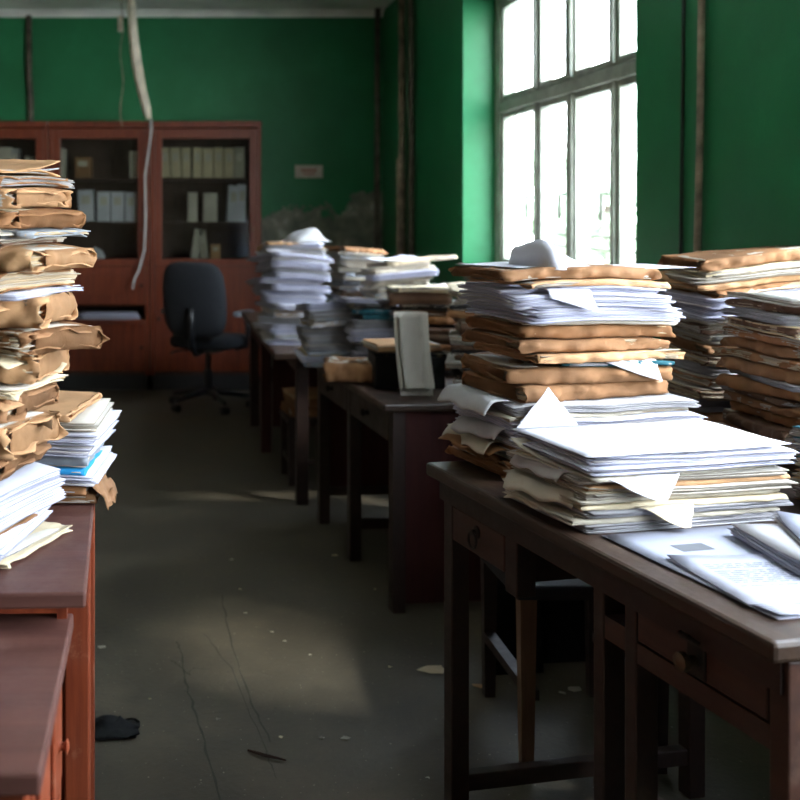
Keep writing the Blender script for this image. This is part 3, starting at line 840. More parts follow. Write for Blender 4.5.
# box file and wrapped bundle on the mid desk's near end
bf = empty('box_file', (.875, 4.09, BH), -.06, 'black box file with cream paper top on the mid desk', 'box')
bm = bmesh.new(); box(bm, -.125, .125, -.115, .115, 0, .115, .003); obj('case', bm, M['black_board'], bf)
bm = bmesh.new(); box(bm, -.128, .128, -.118, .118, .1155, .127, .002); obj('lid', bm, M['cream'], bf)
SEED[0] += 1
item(E, 'kraft', .22, .24, .075, (.70, 4.19, BH), -.15, lambda x, y, z: .006 * nz(x * 20, y * 20, z * 20) * min(1, z / .03), 'crumpled brown paper bundle on the mid desk beside the black box file', None, .008, .3)
SEED[0] += 1
item(F_, 'kraft_light', .24, .22, .03, (.86, 4.10, BH + .1285), .12, None, 'tan folder lying on the black box file', None)

# curled sheaf of papers standing at the desk's near end
bm = bmesh.new(); ly = bm.faces.layers.int.new('lay'); tones = []
r = random.Random(5)
for k in range(14):
    off = k * .0028
    def fn(u, v, off=off, k=k):
        z = .26 * u - .03 * (1 if k < 3 else 0) * (1 - u)
        x = (v - .5) * (.095 + .012 * math.sin(k)) + .006 * math.sin(k * 2.1) - .02 * u
        y = -off + .03 * math.sin(u * 2.6) + .016 * math.cos((v - .5) * 3) + .004 * nz(u * 5, v * 4, k)
        return (x, y, z + .035)
    for f in grid(bm, fn, 12, 6): f[ly] = k
    q = r.uniform(.85, 1.05); tones.append((q, q, q))
bmesh.ops.solidify(bm, geom=bm.faces[:], thickness=.0012)
o = add_mesh('paper_sheaf', bm, [M['offwhite']], None, None, tones)
o.location = (.86, 3.835, BH - .005)
tag(o, 'grey sheaf of curled papers standing on end at the mid desk edge', 'papers')

# ---------------------------------------------------- loose sheets on piles
def sheet(name, fn, mt, loc, rz, label, cat='paper', nu=16, nv=10, th=.0007):
    o = add_mesh(name, sheet_bm(fn, nu, nv, th), [M[mt]], None)
    o.location = loc; o.rotation_euler = (0, 0, rz)
    return tag(o, label, cat)

# rolled sheet on top of the centre pile
def rollfn(u, v):
    # a sheet whose left end has sprung up into a round hood, its tail lying flat
    x = -.10 + .36 * u; q = u / .42
    f = 0 if q >= 1 else (1 - q) ** 1.7 * min(1, (q * 7) ** .5) * 1.1
    front = math.sin(min(1, v / .5) * PI / 2) ** .8
    z = .098 * f * front * (1 - .45 * v) + .003 * abs(nz(x * 14, v * 3))
    y = -.10 + .17 * v - .012 * f * (1 - v)
    return (x, y, z + .001)
sheet('paper_roll', rollfn, 'white', (MX, MY + .01, top_main - .004), MR, 'curled white sheet lying on top of the tall centre pile', 'paper', 40, 10)
def flatw(w, d, a=.003, curl=0, seed=0):
    def fn(u, v):
        x, y = (u - .5) * w, (v - .5) * d
        return (x, y, a * (nz(x * 9 + seed, y * 9) + .6) + curl * max(0, u - .6) ** 2)
    return fn
sheet('loose_sheet', flatw(.2, .18, .002, .0, 2), 'white', (MX - .1, MY + .04, top_main + .0005), MR + .3, 'white sheet lying beneath the curled sheet on the centre pile')

# folded sheet drooping over the lower half of the centre pile
zl = NH + .172
def triang(u, v):
    # a sheet turned cornerwise, drooping down over the front edge
    w = .155
    x, y = (u - .5) * w * 1.0, (v - .5) * w * 1.0
    X, Y = (x - y) * .7071, (x + y) * .7071
    dd = -Y
    z = .0
    if dd > 0:
        a = min(dd, .02); Y2 = -a * .8; z = -(dd - a * .4) * .95
        Y = Y2 - (dd - a) * .12
    return (X * .95, Y, z + .004 * nz(X * 12, dd * 12))
ty = -.137
def in_main(x, y, z): return (MX + math.cos(MR) * x - math.sin(MR) * y, MY + math.sin(MR) * x + math.cos(MR) * y, z)
def tri2(u, v):
    # triangular corner of a sheet standing against the pile front
    hw = .076; h = .082
    s = 1 - u
    x = (v - .5) * 2 * hw * (u if u > .02 else .02) + .012 * s
    return (x, .002 + .014 * s + .004 * nz(x * 14, u * 3), s * h)
sheet('loose_sheet', tri2, 'white', in_main(-.152, -.165, NH + .116), MR, 'white sheet corner folded up into a peak at the front of the centre pile', 'paper', 12, 10)
def droop(w, d, over, drop, seed=0, skew=0):
    # flat part inside the pile, then bends down over the pile edge
    def fn(u, v):
        x = (u - .5) * w; s = v * d
        s2 = s + skew * (u - .5)
        if s2 < over: y, z = -(s2 - over), 0
        else:
            q = s2 - over; a = min(q / .02, 1) * drop; y = -q * math.cos(a); z = -q * math.sin(a)
        return (x, y, z + .003 * nz(x * 15 + seed, s * 12))
    return fn
zt = NH + sum(i[2] + .0008 for i in main[:11])
sheet('loose_sheet', droop(.12, .075, .045, 1.0, 4, .045), 'white', in_main(.075, -.118, zt - .001), MR, 'white sheet hanging out of the centre pile above the teal folder')
sheet('loose_sheet', droop(.10, .07, .03, .9, 6, .04), 'white', in_main(-.075, -.118, NH + sum(i[2] + .0008 for i in main[:18]) - .002), MR, 'white sheet hanging over the upper left front of the centre pile')

FX, FY, FR = .903, 2.088, math.radians(13)
def in_front(x, y, z): return (FX + math.cos(FR) * x - math.sin(FR) * y, FY + math.sin(FR) * x + math.cos(FR) * y, z)
def pointy(w, d, drop):
    def fn(u, v):
        k = 1 - v * .9
        x = (u - .5) * w * k + .02 * v; s = v * d
        a = min(s / .03, 1) * drop
        return (x, -s * math.cos(a), -s * math.sin(a) + .002 * nz(x * 20, s * 20))
    return fn
sheet('loose_sheet', pointy(.17, .055, .75), 'white', in_front(-.11, -.129, NH + .100), FR, 'white sheet corner hanging from the front pile under its top papers')
sheet('loose_sheet', pointy(.12, .05, .7), 'cream', in_front(-.06, -.130, NH + .044), FR, 'cream sheet corner hanging low from the front pile')
sheet('loose_sheet', flatw(.42, .255, .0016, .02, 9), 'white', in_front(.0, .0, top_front + .0015), FR, 'broad white printed sheet on top of the front pile')

# documents lying at the near end of the desk
DR = math.atan2(-.978, .207)
def in_desk(u, p, z): return (.573 + .207 * u + .978 * p, 2.47 - .978 * u + .207 * p, z)
def text_lines(par, w, d, x0, y0, rows, seed, z=.0022, mt='ink', zf=None, pitch=.0085):
    r = random.Random(seed); bm = bmesh.new()
    for k in range(rows):
        y = y0 - k * pitch; x = x0
        while x < x0 + w - .01:
            l = r.uniform(.008, .028)
            vs = [bm.verts.new(p) for p in ((x, y, z), (min(x + l, x0 + w), y, z), (min(x + l, x0 + w), y + .0026, z), (x, y + .0026, z))]
            if zf:
                for v_ in vs: v_.co.z = zf(v_.co.x, v_.co.y)
            bm.faces.new(vs); x += l + .005
        if r.random() < .15: y0 -= .006
    obj('printed_text', bm, M[mt], par)
ts = [o for o in COL.objects if o.get('label', '').startswith('broad white printed sheet')][0]
ff = flatw(.42, .255, .0016, .02, 9)
text_lines(ts, .24, .1, -.10, .07, 9, 14, 0, 'ink_faint', lambda x, y: ff(x / .42 + .5, y / .255 + .5)[2] + .0011, .015)
bm, tones = sheaf_bm(.30, .40, .003, 900, 2, .002)
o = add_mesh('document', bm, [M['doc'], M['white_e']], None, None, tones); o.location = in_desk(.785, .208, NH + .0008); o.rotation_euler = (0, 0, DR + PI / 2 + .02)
tag(o, 'large white document lying flat along the front edge of the near desk', 'document')
bm = bmesh.new(); box(bm, -.075, -.015, .085, .12, .0030, .0034); obj('printed_picture', bm, M['ink_dark'], o)
bm, tones = sheaf_bm(.30, .21, .003, 901, 2, .001)
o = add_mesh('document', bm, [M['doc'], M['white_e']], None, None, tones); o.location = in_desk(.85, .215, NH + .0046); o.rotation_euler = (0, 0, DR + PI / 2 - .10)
tag(o, 'printed page lying on the large white document on the near desk', 'document')
text_lines(o, .22, .1, -.115, .06, 11, 4, .0036)
bm, tones = sheaf_bm(.31, .24, .018, 902, 7, .002)
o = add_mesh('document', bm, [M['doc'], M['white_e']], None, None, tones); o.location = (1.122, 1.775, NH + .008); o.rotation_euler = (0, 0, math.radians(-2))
tag(o, 'thick white paper bundle on the near desk at the right edge', 'papers')
bm, tones = sheaf_bm(.28, .2, .006, 903, 3, .002)
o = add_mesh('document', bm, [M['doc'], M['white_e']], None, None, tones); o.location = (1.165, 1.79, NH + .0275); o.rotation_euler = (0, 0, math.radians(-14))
tag(o, 'thin white paper set lying askew on the thick bundle at the right edge', 'papers')
text_lines(o, .2, .1, -.1, .05, 8, 6, .0072)

# tilted bright sheets on the far piles
sheet('loose_sheet', flatw(.20, .26, .004, .1, 3), 'white', (1.08, 5.42, t3 + .004), .1, 'bright white sheet on top of the pile before the window corner')
def crumple(w, d, h, seed):
    def fn(u, v):
        x, y = (u - .5) * w, (v - .5) * d
        q = max(0, 1 - (abs(u - .5) * 2) ** 2) * max(0, 1 - (abs(v - .5) * 2) ** 2)
        return (x + .02 * nz(x * 20 + seed, y * 20), y, h * q * (.75 + .5 * nz(x * 16, y * 16 + seed)) + .002)
    return fn
sheet('crumpled_paper', crumple(.20, .18, .085, 3), 'grey', (.68, 5.48, tw + .022), .3, 'crumpled grey paper on top of the far white pile')
# brown paper hanging over the left desk's edge
def hang(u, v):
    x = .115 * u + .005 * nz(v * 9, u * 6); q = max(0, u - .48)
    z = .02 * nz(u * 5, v * 5, 1.3) * (1 - q) - .9 * q * q * (.075 / .43) * 1.0 - .02 * q + .018 * nz(u * 11, v * 9, 5) * u
    return (x - .02 * q, (v - .5) * .16 * (1 - .25 * u) + .012 * nz(u * 8, v * 3), z + .006)
sheet('brown_wrapping_paper', hang, 'kraft', (-.215, 2.17, LH + .042), -.1, 'crumpled brown wrapping paper hanging over the left desk edge below the blue folder', 'paper', 18, 12, .0012)
def curl_flap(w, l, up, seed):
    def fn(u, v):
        s = u * l; a = up * u
        x = s * math.cos(a * .6); z = s * math.sin(a * .6)
        return (x, (v - .5) * w * (1 - .25 * u) + .006 * nz(u * 5 + seed, v * 3), z + .004 * nz(u * 6, v * 6 + seed))
    return fn
CL, SL = math.cos(math.radians(-24)), math.sin(math.radians(-24))
r = random.Random(77)
zz = LH; tops = []
for it in lz: zz += it[2] + .0008; tops.append(zz)
NM = ['lowest', 'second', 'third', 'fourth', 'fifth', 'sixth', 'seventh', 'eighth', 'highest']
for i, (k, sgn, mt) in enumerate([(5, -.5, 'kraft'), (7, -.5, 'kraft_light'), (9, -.4, 'cream'), (11, -.6, 'kraft_light'), (14, -.5, 'kraft_light'), (16, -.2, 'offwhite')]):
    lx, ly_ = .105, r.uniform(-.11, .05)
    sheet('torn_flap', curl_flap(r.uniform(.07, .12), r.uniform(.055, .085), sgn, i), mt,
          (-.375 + CL * lx - SL * ly_, 1.93 + SL * lx + CL * ly_, tops[k] - .002), math.radians(-24) + r.uniform(-.25, .25),
          '%s torn %s paper flap going up the right side of the tall left pile' % (NM[i], DESC[mt]), 'paper', 10, 6, .0012)

def fan(w, l, drop, seed):
    def fn(u, v):
        s = u * l; q = max(0, u - .5)
        y = (v - .5) * w * (1 - .12 * u) + .03 * u * math.sin(seed)
        fold = abs((v + .25 * math.sin(seed * 2.1)) % .5 - .25) * .03 * u
        z = -drop * q * q + fold + .006 * u * nz(v * 2.5, seed)
        return (-s * (1 + .25 * math.sin(seed * 1.9) * (v - .5)) + .004 * nz(v * 5, seed * 1.3) * u, y, z)
    return fn
def zs(lst, base, k): return base + sum(i[2] + .0008 for i in lst[:k])
for i, (where, fx, fy, zz, rz, w, l, dr_, mt, txt) in enumerate([
        ('m', -.185, -.02, zs(main, NH, 3), .05, .20, .085, .06, 'kraft', 'lowest crumpled brown sheet poking out left of the tall centre pile'),
        ('m', -.185, .03, zs(main, NH, 4), -.12, .22, .080, .10, 'tan_grey', 'crumpled grey-tan sheet poking out left of the tall centre pile, low down'),
        ('m', -.190, -.05, zs(main, NH, 5), .10, .16, .070, .12, 'grey', 'crumpled grey sheet sagging left from between the centre pile white bundles'),
        ('m', -.185, .03, zs(main, NH, 8), -.08, .24, .090, .12, 'grey', 'grey sheet sagging left just below the brown envelopes of the centre pile'),
        ('f', -.190, -.02, zs(front, NH, 2), .0, .19, .060, .05, 'tan_grey', 'lowest creased grey-tan sheet sticking out left of the front pile'),
        ('f', -.190, .02, zs(front, NH, 5), .12, .20, .070, .10, 'tan_grey', 'creased grey-tan sheet sticking out left of the front pile at mid height'),
        ('f', -.190, -.01, zs(front, NH, 8), -.06, .18, .050, .10, 'grey', 'creased grey sheet sticking out left of the front pile near its top')]):
    p = in_main(fx, fy, zz) if where == 'm' else in_front(fx, fy, zz)
    sheet('creased_sheet', fan(w, l * .8, dr_, i * 3.3 + 1), mt, p, (MR if where == 'm' else FR) + rz, txt, 'paper', 14, 14, .001)

# ------------------------------------------------------------- bookcases
CY = 8.2
def bookcase(x0, x1, label, niche=False):
    H = 2.008; D = .36; w = x1 - x0
    c = empty('glazed_bookcase', ((x0 + x1) / 2, CY, 0), 0, label, 'bookcase', 'glazed bookcases on the back wall')
    a, b_ = -w / 2 + .004, w / 2 - .004
    obj('plinth', boxbm(a + .02, b_ - .02, .03, D, 0, .11), M['base_black'], c)
    for xa in (a, b_ - .03): obj('side_panel', boxbm(xa, xa + .03, .0, D, .11, H - .05, bev=.003), M['cab'], c)
    obj('back_panel', boxbm(a + .03, b_ - .03, D - .015, D, .11, H - .05), M['cab_dark'], c)
    bm = bmesh.new(); box(bm, a - .002, b_ + .002, -.012, D, H - .05, H, .006); obj('top_cornice', bm, M['cab'], c)
    obj('bottom_panel', boxbm(a + .03, b_ - .03, .02, D - .015, .11, .135), M['cab_dark'], c)
    for z in (.955, 1.235, 1.565): obj('shelf', boxbm(a + .031, b_ - .031, .04, D - .016, z, z + .02), M['cab_dark'], c)
    # glazed upper door
    z0, z1 = .93, H - .055
    bm = bmesh.new(); s = .055
    box(bm, a + .032, a + .032 + s, 0, .026, z0, z1, .003); box(bm, b_ - .032 - s, b_ - .032, 0, .026, z0, z1, .003)
    box(bm, a + .032 + s, b_ - .032 - s, 0, .026, z0, z0 + .05, .003); box(bm, a + .032 + s, b_ - .032 - s, 0, .026, z1 - .075, z1, .003)
    d = obj('glazed_door', bm, M['cab'], c)
    obj('pane', boxbm(a + .032 + s, b_ - .032 - s, .010, .014, z0 + .05, z1 - .075), M['cabglass'], d)
    knob(d, b_ - .06, 0, 1.2, M['brass'], .01)
    def panel(z0, z1):
        bm = bmesh.new(); box(bm, a + .032, b_ - .032, .004, .026, z0, z1, .003); box(bm, a + .10, b_ - .10, -.002, .004, z0 + .07, z1 - .07, .002)
        d = obj('door', bm, M['cab'], c); knob(d, a + .06 if x0 > -.3 else b_ - .06, .004, (z0 + z1) / 2, M['iron'], .012)
    if niche:
        panel(.64, .925); panel(.14, .50)
        obj('shelf', boxbm(a + .031, b_ - .031, .0, D - .016, .505, .525), M['cab'], c)
        obj('shelf', boxbm(a + .031, b_ - .031, .03, D - .016, .63, .64), M['cab'], c)
    else: panel(.14, .925)
    return c
bookcase(-.149, .685, 'red-brown glazed bookcase right of the hanging conduit, behind the black office chair')
bookcase(-.909, -.149, 'red-brown glazed bookcase in the middle with papers in an open slot', True)
bookcase(-1.67, -.909, 'red-brown glazed bookcase farthest left, half hidden by the tall left pile')

def binder(x, z, w, h, colr, lean=0, label=None, group=None, dep=.2):
    root = empty('binder', (x, CY + .07, z + .0005 + w / 2 * abs(math.sin(lean))), 0, label, 'binder', group)
    root.rotation_euler = (0, lean, 0)
    bm = bmesh.new(); box(bm, -w / 2, -w / 2 + .003, 0, dep, 0, h); box(bm, w / 2 - .003, w / 2, 0, dep, 0, h); box(bm, -w / 2 + .003, w / 2 - .003, 0, .003, 0, h, 0)
    add_mesh('cover', bm, [M[colr]], root, smooth=False)
    bm = bmesh.new(); box(bm, -w / 2 + .005, w / 2 - .005, .006, dep - .008, .004, h - .008); add_mesh('papers', bm, [M['offwhite_e']], root, smooth=False)
    bm = bmesh.new(); box(bm, -w * .3, w * .3, -.0012, -.0002, h * .55, h * .82); add_mesh('spine_label', bm, [M['offwhite']], root, smooth=False)
k = .00745
def bx(px): return (px - 170) * k
S1, S2, S3 = 1.587, 1.257, .977
PL = ['first', 'second', 'third', 'fourth', 'fifth', 'sixth', 'seventh', 'eighth']
for i in range(8):
    w = .068 + .006 * math.sin(i * 2)
    binder(bx(166 + i * 10.6), S1, w, .225 + .012 * math.sin(i * 3.1), 'cream' if i < 7 else 'tan_grey', -.06 + .012 * i if i < 3 else 0, '%s cream binder from the left on the right bookcase top shelf' % PL[i], 'cream binders in the right bookcase')
for lab, x, z, w, h, cl, le in [
        ('narrow white binder left on the right bookcase middle shelf', 193, S2, .07, .22, 'offwhite', 0),
        ('short white binder in the centre of the right bookcase middle shelf', 211, S2, .10, .215, 'offwhite', 0),
        ('tall white binder at the right end of the right bookcase middle shelf', 233, S2, .075, .27, 'white', .05),
        ('whitest tall binder at the right bookcase glass edge, middle shelf', 242, S2, .06, .28, 'white', .03),
        ('pale binder left of centre leaning on the right bookcase bottom shelf', 195, S3, .06, .22, 'offwhite', .16),
        ('pale binder leaning right of another on the right bookcase bottom shelf', 205, S3, .06, .21, 'tan_grey', -.12),
        ('small tan binder at the right of the right bookcase bottom shelf', 216, S3, .07, .11, 'kraft_light', 0),
        ('white binder at the left of the middle bookcase top shelf', 58, S1, .085, .22, 'offwhite', 0),
        ('tan box binder on the middle bookcase top shelf', 82, S1, .12, .155, 'kraft', 0),
        ('pale binder at the right of the middle bookcase top shelf', 134, S1, .07, .20, 'offwhite', 0),
        ('wide white binder left on the middle bookcase middle shelf', 86, S2, .115, .235, 'white', -.05),
        ('second white binder from the left on the middle bookcase middle shelf', 103, S2, .095, .225, 'white', 0),
        ('third white binder from the left on the middle bookcase middle shelf', 117, S2, .095, .225, 'white', 0),
        ('last white binder on the right of the middle bookcase middle shelf', 130.5, S2, .08, .22, 'white', 0),
        ('white binder leftmost in the far left bookcase', 3, S1, .10, .23, 'offwhite', 0),
        ('grey binder right of the white one in the far left bookcase', 13, S1, .05, .22, 'grey', 0),
        ('pale leaning binder right in the far left bookcase', 24, S1, .06, .16, 'offwhite', .2)]:
    binder(bx(x), z, w, h, cl, le, lab)
sheet('crumpled_paper', crumple(.1, .16, .10, 8), 'white', (bx(96), CY + .16, S3 + .001), 0, 'crumpled white paper on the bottom shelf of the middle bookcase')
bm, tones = sheaf_bm(.44, .24, .045, 950, 9, .006)
o = add_mesh('paper_bundle', bm, [M['white'], M['white_e']], None, None, tones); o.location = (bx(108), CY + .15, .5255)
tag(o, 'white papers lying in the open slot of the middle bookcase', 'papers')

# ---------------------------------------------------------- office chair
ch = empty('office_chair', (.225, 7.42, 0), math.radians(-26), 'black swivel office chair with armrests in front of the right bookcase', 'chair')
# local: faces +y
def rbox(w, d, h, r=.04, bend=0, seg=4, n=10):
    bm = bmesh.new(); box(bm, -w / 2, w / 2, -d / 2, d / 2, -h / 2, h / 2)
    bmesh.ops.subdivide_edges(bm, edges=bm.edges[:], cuts=n, use_grid_fill=True)
    p = 5
    for v in bm.verts:
        u = Vector((v.co.x / (w / 2), v.co.y / (d / 2), v.co.z / (h / 2)))
        m_ = max(abs(u.x), abs(u.y), abs(u.z)); l = (abs(u.x) ** p + abs(u.y) ** p + abs(u.z) ** p) ** (1 / p)
        u = u * (m_ / l)
        v.co = Vector((u.x * w / 2, u.y * d / 2, u.z * h / 2))
    return bm
bm = rbox(.46, .44, .09)
for v in bm.verts: v.co.y += .10; v.co.z += .455
obj('seat', bm, M['fabric'], ch, smooth=True)
bm = rbox(.45, .075, .50)
for v in bm.verts:
    v.co.y += -.17 - .5 * (v.co.x ** 2) * -1 - (v.co.z) * .14
    v.co.x *= 1 - .12 * (v.co.z / .25) ** 2 * (1 if v.co.z > 0 else .6)
    v.co.z += .755
obj('backrest', bm, M['fabric'], ch, smooth=True)
bm = bmesh.new(); tube(bm, [(0, .0, .40), (0, -.12, .39), (0, -.185, .44), (0, -.195, .6), (0, -.2, .7)], [.02, .022, .024, .022, .018]); obj('back_support', bm, M['plastic'], ch, smooth=True)
for s in (-1, 1):
    bm = bmesh.new(); tube(bm, [(s * .18, .12, .41), (s * .265, .12, .43), (s * .275, .12, .55), (s * .265, .10, .64)], .016); a = obj('armrest', bm, M['plastic'], ch, smooth=True)
    bm = rbox(.07, .26, .035)
    for v in bm.verts: v.co += Vector((s * .265, .07, .655))
    obj('arm_pad', bm, M['grey_plastic'], a, smooth=True)
bm = bmesh.new(); tube(bm, [(0, .08, .09), (0, .08, .26), (0, .08, .261), (0, .08, .41)], [.028, .028, .018, .018], 14); obj('gas_post', bm, M['plastic'], ch)
bm = bmesh.new(); box(bm, -.1, .1, -.02, .2, .385, .41, .008); obj('mechanism', bm, M['grey_plastic'], ch)
bm = bmesh.new(); tube(bm, [(-.08, .04, .39), (-.22, .03, .38), (-.26, .03, .36)], .007); obj('lever', bm, M['plastic'], ch)
for i in range(5):
    a = 2 * PI * i / 5 + .5; ca, sa = math.cos(a), math.sin(a)
    bm = bmesh.new(); tube(bm, [(ca * .02, .08 + sa * .02, .115), (ca * .15, .08 + sa * .15, .10), (ca * .28, .08 + sa * .28, .075)], [.026, .022, .015], 8); b = obj('base_arm', bm, M['plastic'], ch, smooth=True)
    bm = bmesh.new()
    for s in (-1, 1):
        c0 = (ca * .28 - sa * s * .014, .08 + sa * .28 + ca * s * .014, .027)
        tube(bm, [(c0[0] + sa * .01, c0[1] - ca * .01, .027), (c0[0] - sa * .01, c0[1] + ca * .01, .027)], .027, 14)
    obj('castor', bm, M['plastic'], b)

# ----------------------------------------------- pipes, cables, wall sign
def pipe(name, pts, rad, mt, label, cat, seg=10):
    bm = bmesh.new(); tube(bm, pts, rad, seg)
    o = obj(name, bm, M[mt], None, smooth=True)
    return tag(o, label, cat)
pipe('wall_pipe', [(-1.10, 8.575, 2.86), (-1.10, 8.575, 2.4), (-1.085, 8.575, 2.2), (-1.09, 8.575, 1.6), (-1.09, 8.575, .2)], .023, 'pipe_dark', 'dark vertical pipe on the back wall above the far left bookcase', 'pipe')
o = pipe('hanging_conduit', [(-.275, 7.8, 2.86), (-.262, 7.8, 2.6), (-.235, 7.8, 2.38), (-.20, 7.8, 2.2), (-.165, 7.8, 2.06), (-.15, 7.8, 1.99)], [.03, .035, .038, .034, .032, .02], 'pipe_pale', 'pale broken conduit hanging from the ceiling in front of the bookcases', 'conduit')
pts = [(-.345 + .012 * math.sin(i * 1.3), 7.86, 2.78 - i * .085) for i in range(11)]
pipe('ceiling_wire', [(-.35, 7.86, 2.86)] + pts, .004, 'pipe_brown', 'thin knotted wire hanging left of the pale conduit', 'wire', 6)
pipe('wire_fitting', [(-.355, 7.86, 2.73), (-.35, 7.86, 2.62)], [.018, .022], 'pipe_pale', 'small pale fitting hanging at the top of the thin wire', 'fitting')
pts = [(-.14, 8.15, 2.02), (-.135, 8.12, 1.95), (-.155, 8.13, 1.8), (-.185, 8.15, 1.6), (-.18, 8.16, 1.3), (-.19, 8.16, 1.05), (-.23, 8.14, .9), (-.265, 8.13, .83), (-.275, 8.12, .76)]
pipe('white_cable', pts, .008, 'cable_white', 'white cable trailing down the front of the middle bookcase', 'cable', 6)
pipe('corner_pipe', [(1.60, 8.5, 0), (1.60, 8.5, 1.4), (1.605, 8.5, ZC)], .022, 'pipe_dark', 'dark vertical pipe in the corner of the back wall', 'pipe')
pipe('riser_pipe', [(1.625, 7.75, 0), (1.625, 7.75, 1.7), (1.632, 7.75, 1.72), (1.632, 7.75, ZC)], [.033, .033, .024, .024], 'pipe_brown', 'old brown riser pipe near the corner on the right wall', 'pipe')
pipe('riser_pipe', [(1.635, 7.45, 0), (1.635, 7.45, 1.5), (1.632, 7.45, ZC)], .022, 'pipe_dark', 'thin dark riser pipe beside the brown one on the right wall', 'pipe')
pipe('wall_conduit', [(1.648, 3.41, ZC), (1.648, 3.41, 2.0), (1.648, 3.42, 1.6), (1.648, 3.44, 1.2), (1.648, 3.44, .8)], .011, 'pipe_brown', 'brown vertical conduit on the green wall right of the window', 'conduit')
pipe('wall_cable', [(1.657, 3.53, ZC), (1.657, 3.55, 2.0), (1.657, 3.57, 1.2), (1.657, 3.57, .8)], .006, 'cable_dark', 'thin dark cable beside the brown conduit on the green wall', 'cable', 6)
sg = empty('wall_sign', (1.085, YB - .006, 1.645), 0, 'small pale sign plate with red lettering on the green back wall', 'sign')
obj('plate', boxbm(-.108, .108, -.004, .004, -.05, .05, bev=.003), M['plate'], sg)
bm = bmesh.new(); r = random.Random(3)
x = -.06
while x < .06:
    w = r.uniform(.008, .014); box(bm, x, x + w, -.0052, -.0042, -.004, .02); x += w + .005
x = -.045
while x < .045:
    w = r.uniform(.006, .012); box(bm, x, x + w, -.0052, -.0042, -.028, -.014); x += w + .004
obj('lettering', bm, M['ink_red'], sg)

# -------------------------------------------------- litter on the floor
def scrap(x, y, s, mt, seed, label, group=None, name='paper_scrap', h=.004):
    r = random.Random(seed); bm = bmesh.new(); n = 7
    c = bm.verts.new((0, 0, h * 1.2)); ring = []
    for k in range(n):
        a = 2 * PI * k / n + r.uniform(-.3, .3); q = s * r.uniform(.55, 1)
        ring.append(bm.verts.new((q * math.cos(a), q * .75 * math.sin(a), h * r.uniform(.2, 1.1))))
    for k in range(n): bm.faces.new((c, ring[k], ring[(k + 1) % n]))
    bmesh.ops.solidify(bm, geom=bm.faces[:], thickness=.0009)
    o = add_mesh(name, bm, [M[mt]], None, smooth=False); o.location = (x, y, .001)
    return tag(o, label, 'scrap', group)
def flo(px, py):
    D = 1100 * CAMZ / (py - 208); return (px - 170) * D / 1100, D
for i, (px, py, s, mt, lab) in enumerate([
        (432, 670, .052, 'cream', 'largest pale paper scrap on the floor left of the near desk leg'),
        (345, 739, .016, 'offwhite', 'white paper scrap alone on the dark floor of the aisle'),
        (322, 739, .010, 'offwhite', 'small white scrap just left of the larger aisle scrap'),
        (335, 556, .018, 'cream', 'cream scrap on the floor by the mid desk leg'),
        (284, 642, .010, 'offwhite', None), (272, 633, .009, 'offwhite', None), (310, 656, .009, 'offwhite', None), (281, 738, .009, 'cream', None),
        (390, 668, .010, 'cream', None), (428, 779, .008, 'offwhite', None), (102, 648, .018, 'offwhite', 'pale scrap on the floor against the left desk side'),
        (575, 690, .03, 'offwhite', 'pale paper scrap on the floor under the near desk'), (562, 694, .014, 'offwhite', 'small pale scrap beside the larger scrap under the near desk'),
        (480, 687, .03, 'kraft_light', 'orange-tan cardboard scrap on the floor under the near desk'), (240, 590, .010, 'cream', None), (232, 560, .012, 'offwhite', None),
        (245, 614, .009, 'offwhite', None), (218, 720, .006, 'offwhite', None), (150, 700, .006, 'cream', None), (375, 590, .006, 'cream', None)]):
    x, y = flo(px, py)
    scrap(x, y, s, mt, 300 + i, lab or 'tiny pale paper scrap scattered on the dark aisle floor', None if lab else 'tiny scraps on the aisle floor')
x, y = flo(265, 758)
bm = bmesh.new(); tube(bm, [(-.04, .03, .005), (0, 0, .007), (.05, -.02, .005)], [.003, .005, .002], 6)
tag(obj('wood_splinter', bm, M['desk_warm'], None, (x, y, 0)), 'thin dark wood splinter lying on the aisle floor', 'splinter')
x, y = flo(109, 731)
bm = bmesh.new()
def ragfn(u, v):
    X, Y = (u - .5) * .15, (v - .5) * .11
    q = max(0, 1 - ((u - .5) ** 2 + (v - .5) ** 2) * 4)
    return (X + .02 * nz(X * 30, Y * 30), Y + .02 * nz(Y * 30, X * 30, 4), .004 + q * (.02 + .022 * nz(X * 40, Y * 40, 2)))
grid(bm, ragfn, 14, 12); bmesh.ops.solidify(bm, geom=bm.faces[:], thickness=.002)
tag(obj('black_rag', bm, M['rag'], None, (x, y, .003), smooth=True), 'crumpled black rag on the floor beside the left desk', 'rag')

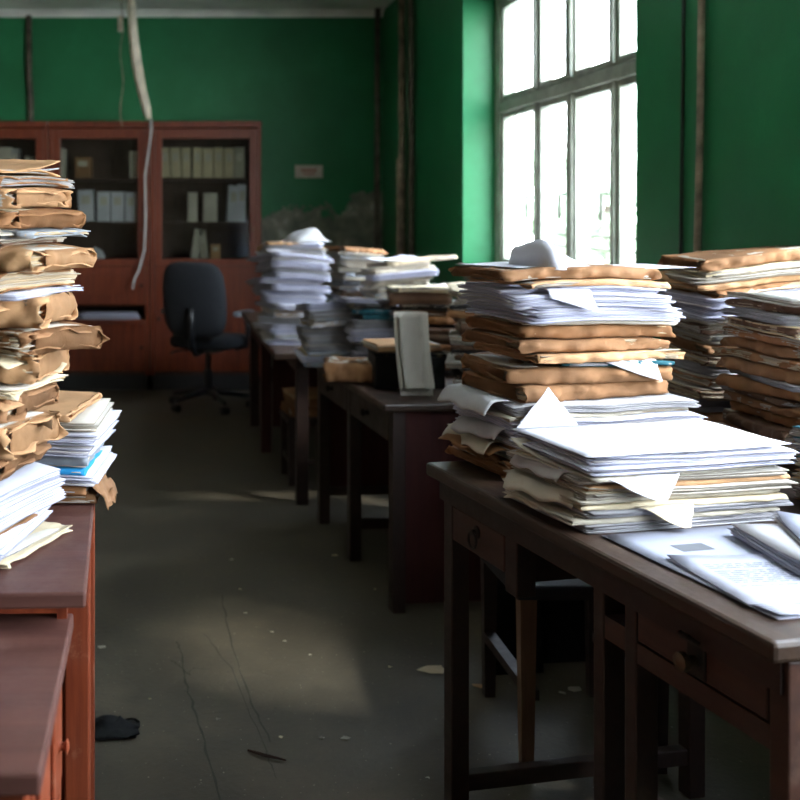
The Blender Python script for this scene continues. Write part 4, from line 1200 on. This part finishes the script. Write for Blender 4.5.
# ------------------------------------------------- outside the windows
tag(obj('yard', boxbm(XR + .4, 40, -20, 50, -1.2, -1.0), M['yard']), kind='structure')
def tree(x, y, h, rad, seed, label):
    root = empty('tree', (x, y, -1.0), 0, label, 'tree', 'trees outside the window')
    bm = bmesh.new(); tube(bm, [(0, 0, 0), (.05, .03, h * .3), (-.04, .06, h * .6), (0, 0, h * .85)], [.16, .13, .09, .03], 8)
    for i in range(5):
        a = i * 1.3; tube(bm, [(0, 0, h * (.35 + .07 * i)), (math.cos(a) * rad * .5, math.sin(a) * rad * .5, h * (.5 + .07 * i)), (math.cos(a) * rad * .8, math.sin(a) * rad * .8, h * (.55 + .08 * i))], [.05, .035, .015], 6)
    obj('trunk', bm, M['bark'], root)
    bm = bmesh.new(); r = random.Random(seed)
    for i in range(1500):
        d = Vector((r.gauss(0, 1), r.gauss(0, 1), r.gauss(0, 1))).normalized() * rad * r.uniform(.5, 1) ** .5
        c = Vector((d.x, d.y, h * .66 + d.z * .8 * (h / 5)))
        a = Vector((r.gauss(0, 1), r.gauss(0, 1), r.gauss(0, 1))).normalized(); b = a.orthogonal().normalized(); s = r.uniform(.09, .17)
        bm.faces.new([bm.verts.new(c + a * s), bm.verts.new(c + b * s * .5), bm.verts.new(c - a * s), bm.verts.new(c - b * s * .5)])
    obj('foliage', bm, M['leaf'], root)
tree(7.0, 17.5, 3.4, 1.3, 4, 'leafy tree outside, seen pale through the lower window panes')
tree(8.6, 24.0, 4.2, 1.6, 5, 'farther leafy tree outside behind the first')

# ------------------------------------------------------ light and camera
w = bpy.data.worlds.new('World'); S.world = w; w.use_nodes = True
nt = w.node_tree; nt.nodes.clear()
out = N(nt, 'ShaderNodeOutputWorld'); bg = N(nt, 'ShaderNodeBackground')
tc = N(nt, 'ShaderNodeTexCoord'); sp = N(nt, 'ShaderNodeSeparateXYZ'); nt.links.new(tc.outputs['Generated'], sp.inputs[0])
nt.links.new(ramp(nt, sp.outputs[2], [(0.0, (.84, .86, .88)), (.25, (.86, .91, 1.0)), (1.0, (.58, .72, 1.0))]), bg.inputs[0])
bg.inputs[1].default_value = 17.0
nt.links.new(bg.outputs[0], out.inputs[0])
for nm, (a, b_) in (('window_daylight', W1), ('near_window_daylight', W2)):
    la = bpy.data.lights.new(nm, 'AREA'); la.shape = 'RECTANGLE'; la.size = (b_ - a); la.size_y = WZ1 - WZ0
    la.cycles.is_portal = True
    o = bpy.data.objects.new(nm, la); COL.objects.link(o)
    o.location = (XR + .30, (a + b_) / 2, (WZ0 + WZ1) / 2)
    o.rotation_euler = Vector((-1, 0, 0)).to_track_quat('-Z', 'Y').to_euler()
    # size runs along local x: turn it along the wall
    o.rotation_euler = (PI / 2, 0, -PI / 2 + PI) if False else Matrix(((0, 0, 1), (1, 0, 0), (0, 1, 0))).to_euler()
sun = bpy.data.lights.new('sun', 'SUN'); sun.energy = 4.6; sun.angle = math.radians(9); sun.color = (1, .96, .90)
so = bpy.data.objects.new('sun', sun); COL.objects.link(so)
so.rotation_euler = Vector((-1.4, .85, -2.0)).to_track_quat('-Z', 'Y').to_euler()

cam = bpy.data.cameras.new('Camera'); co = bpy.data.objects.new('Camera', cam); COL.objects.link(co)
co.location = (0, 0, CAMZ); co.rotation_euler = (PI / 2, 0, 0)
cam.sensor_width = 36; cam.lens = 49.5; cam.shift_x = (400 - 170) / 800; cam.shift_y = -(400 - 208) / 800
cam.clip_start = .02
cam.dof.use_dof = True; cam.dof.focus_distance = 2.15; cam.dof.aperture_fstop = 4.5
S.camera = co
S.view_settings.view_transform = 'Standard'; S.view_settings.look = 'None'; S.view_settings.gamma = 1
S.view_settings.use_curve_mapping = False
S.view_settings.exposure = .92
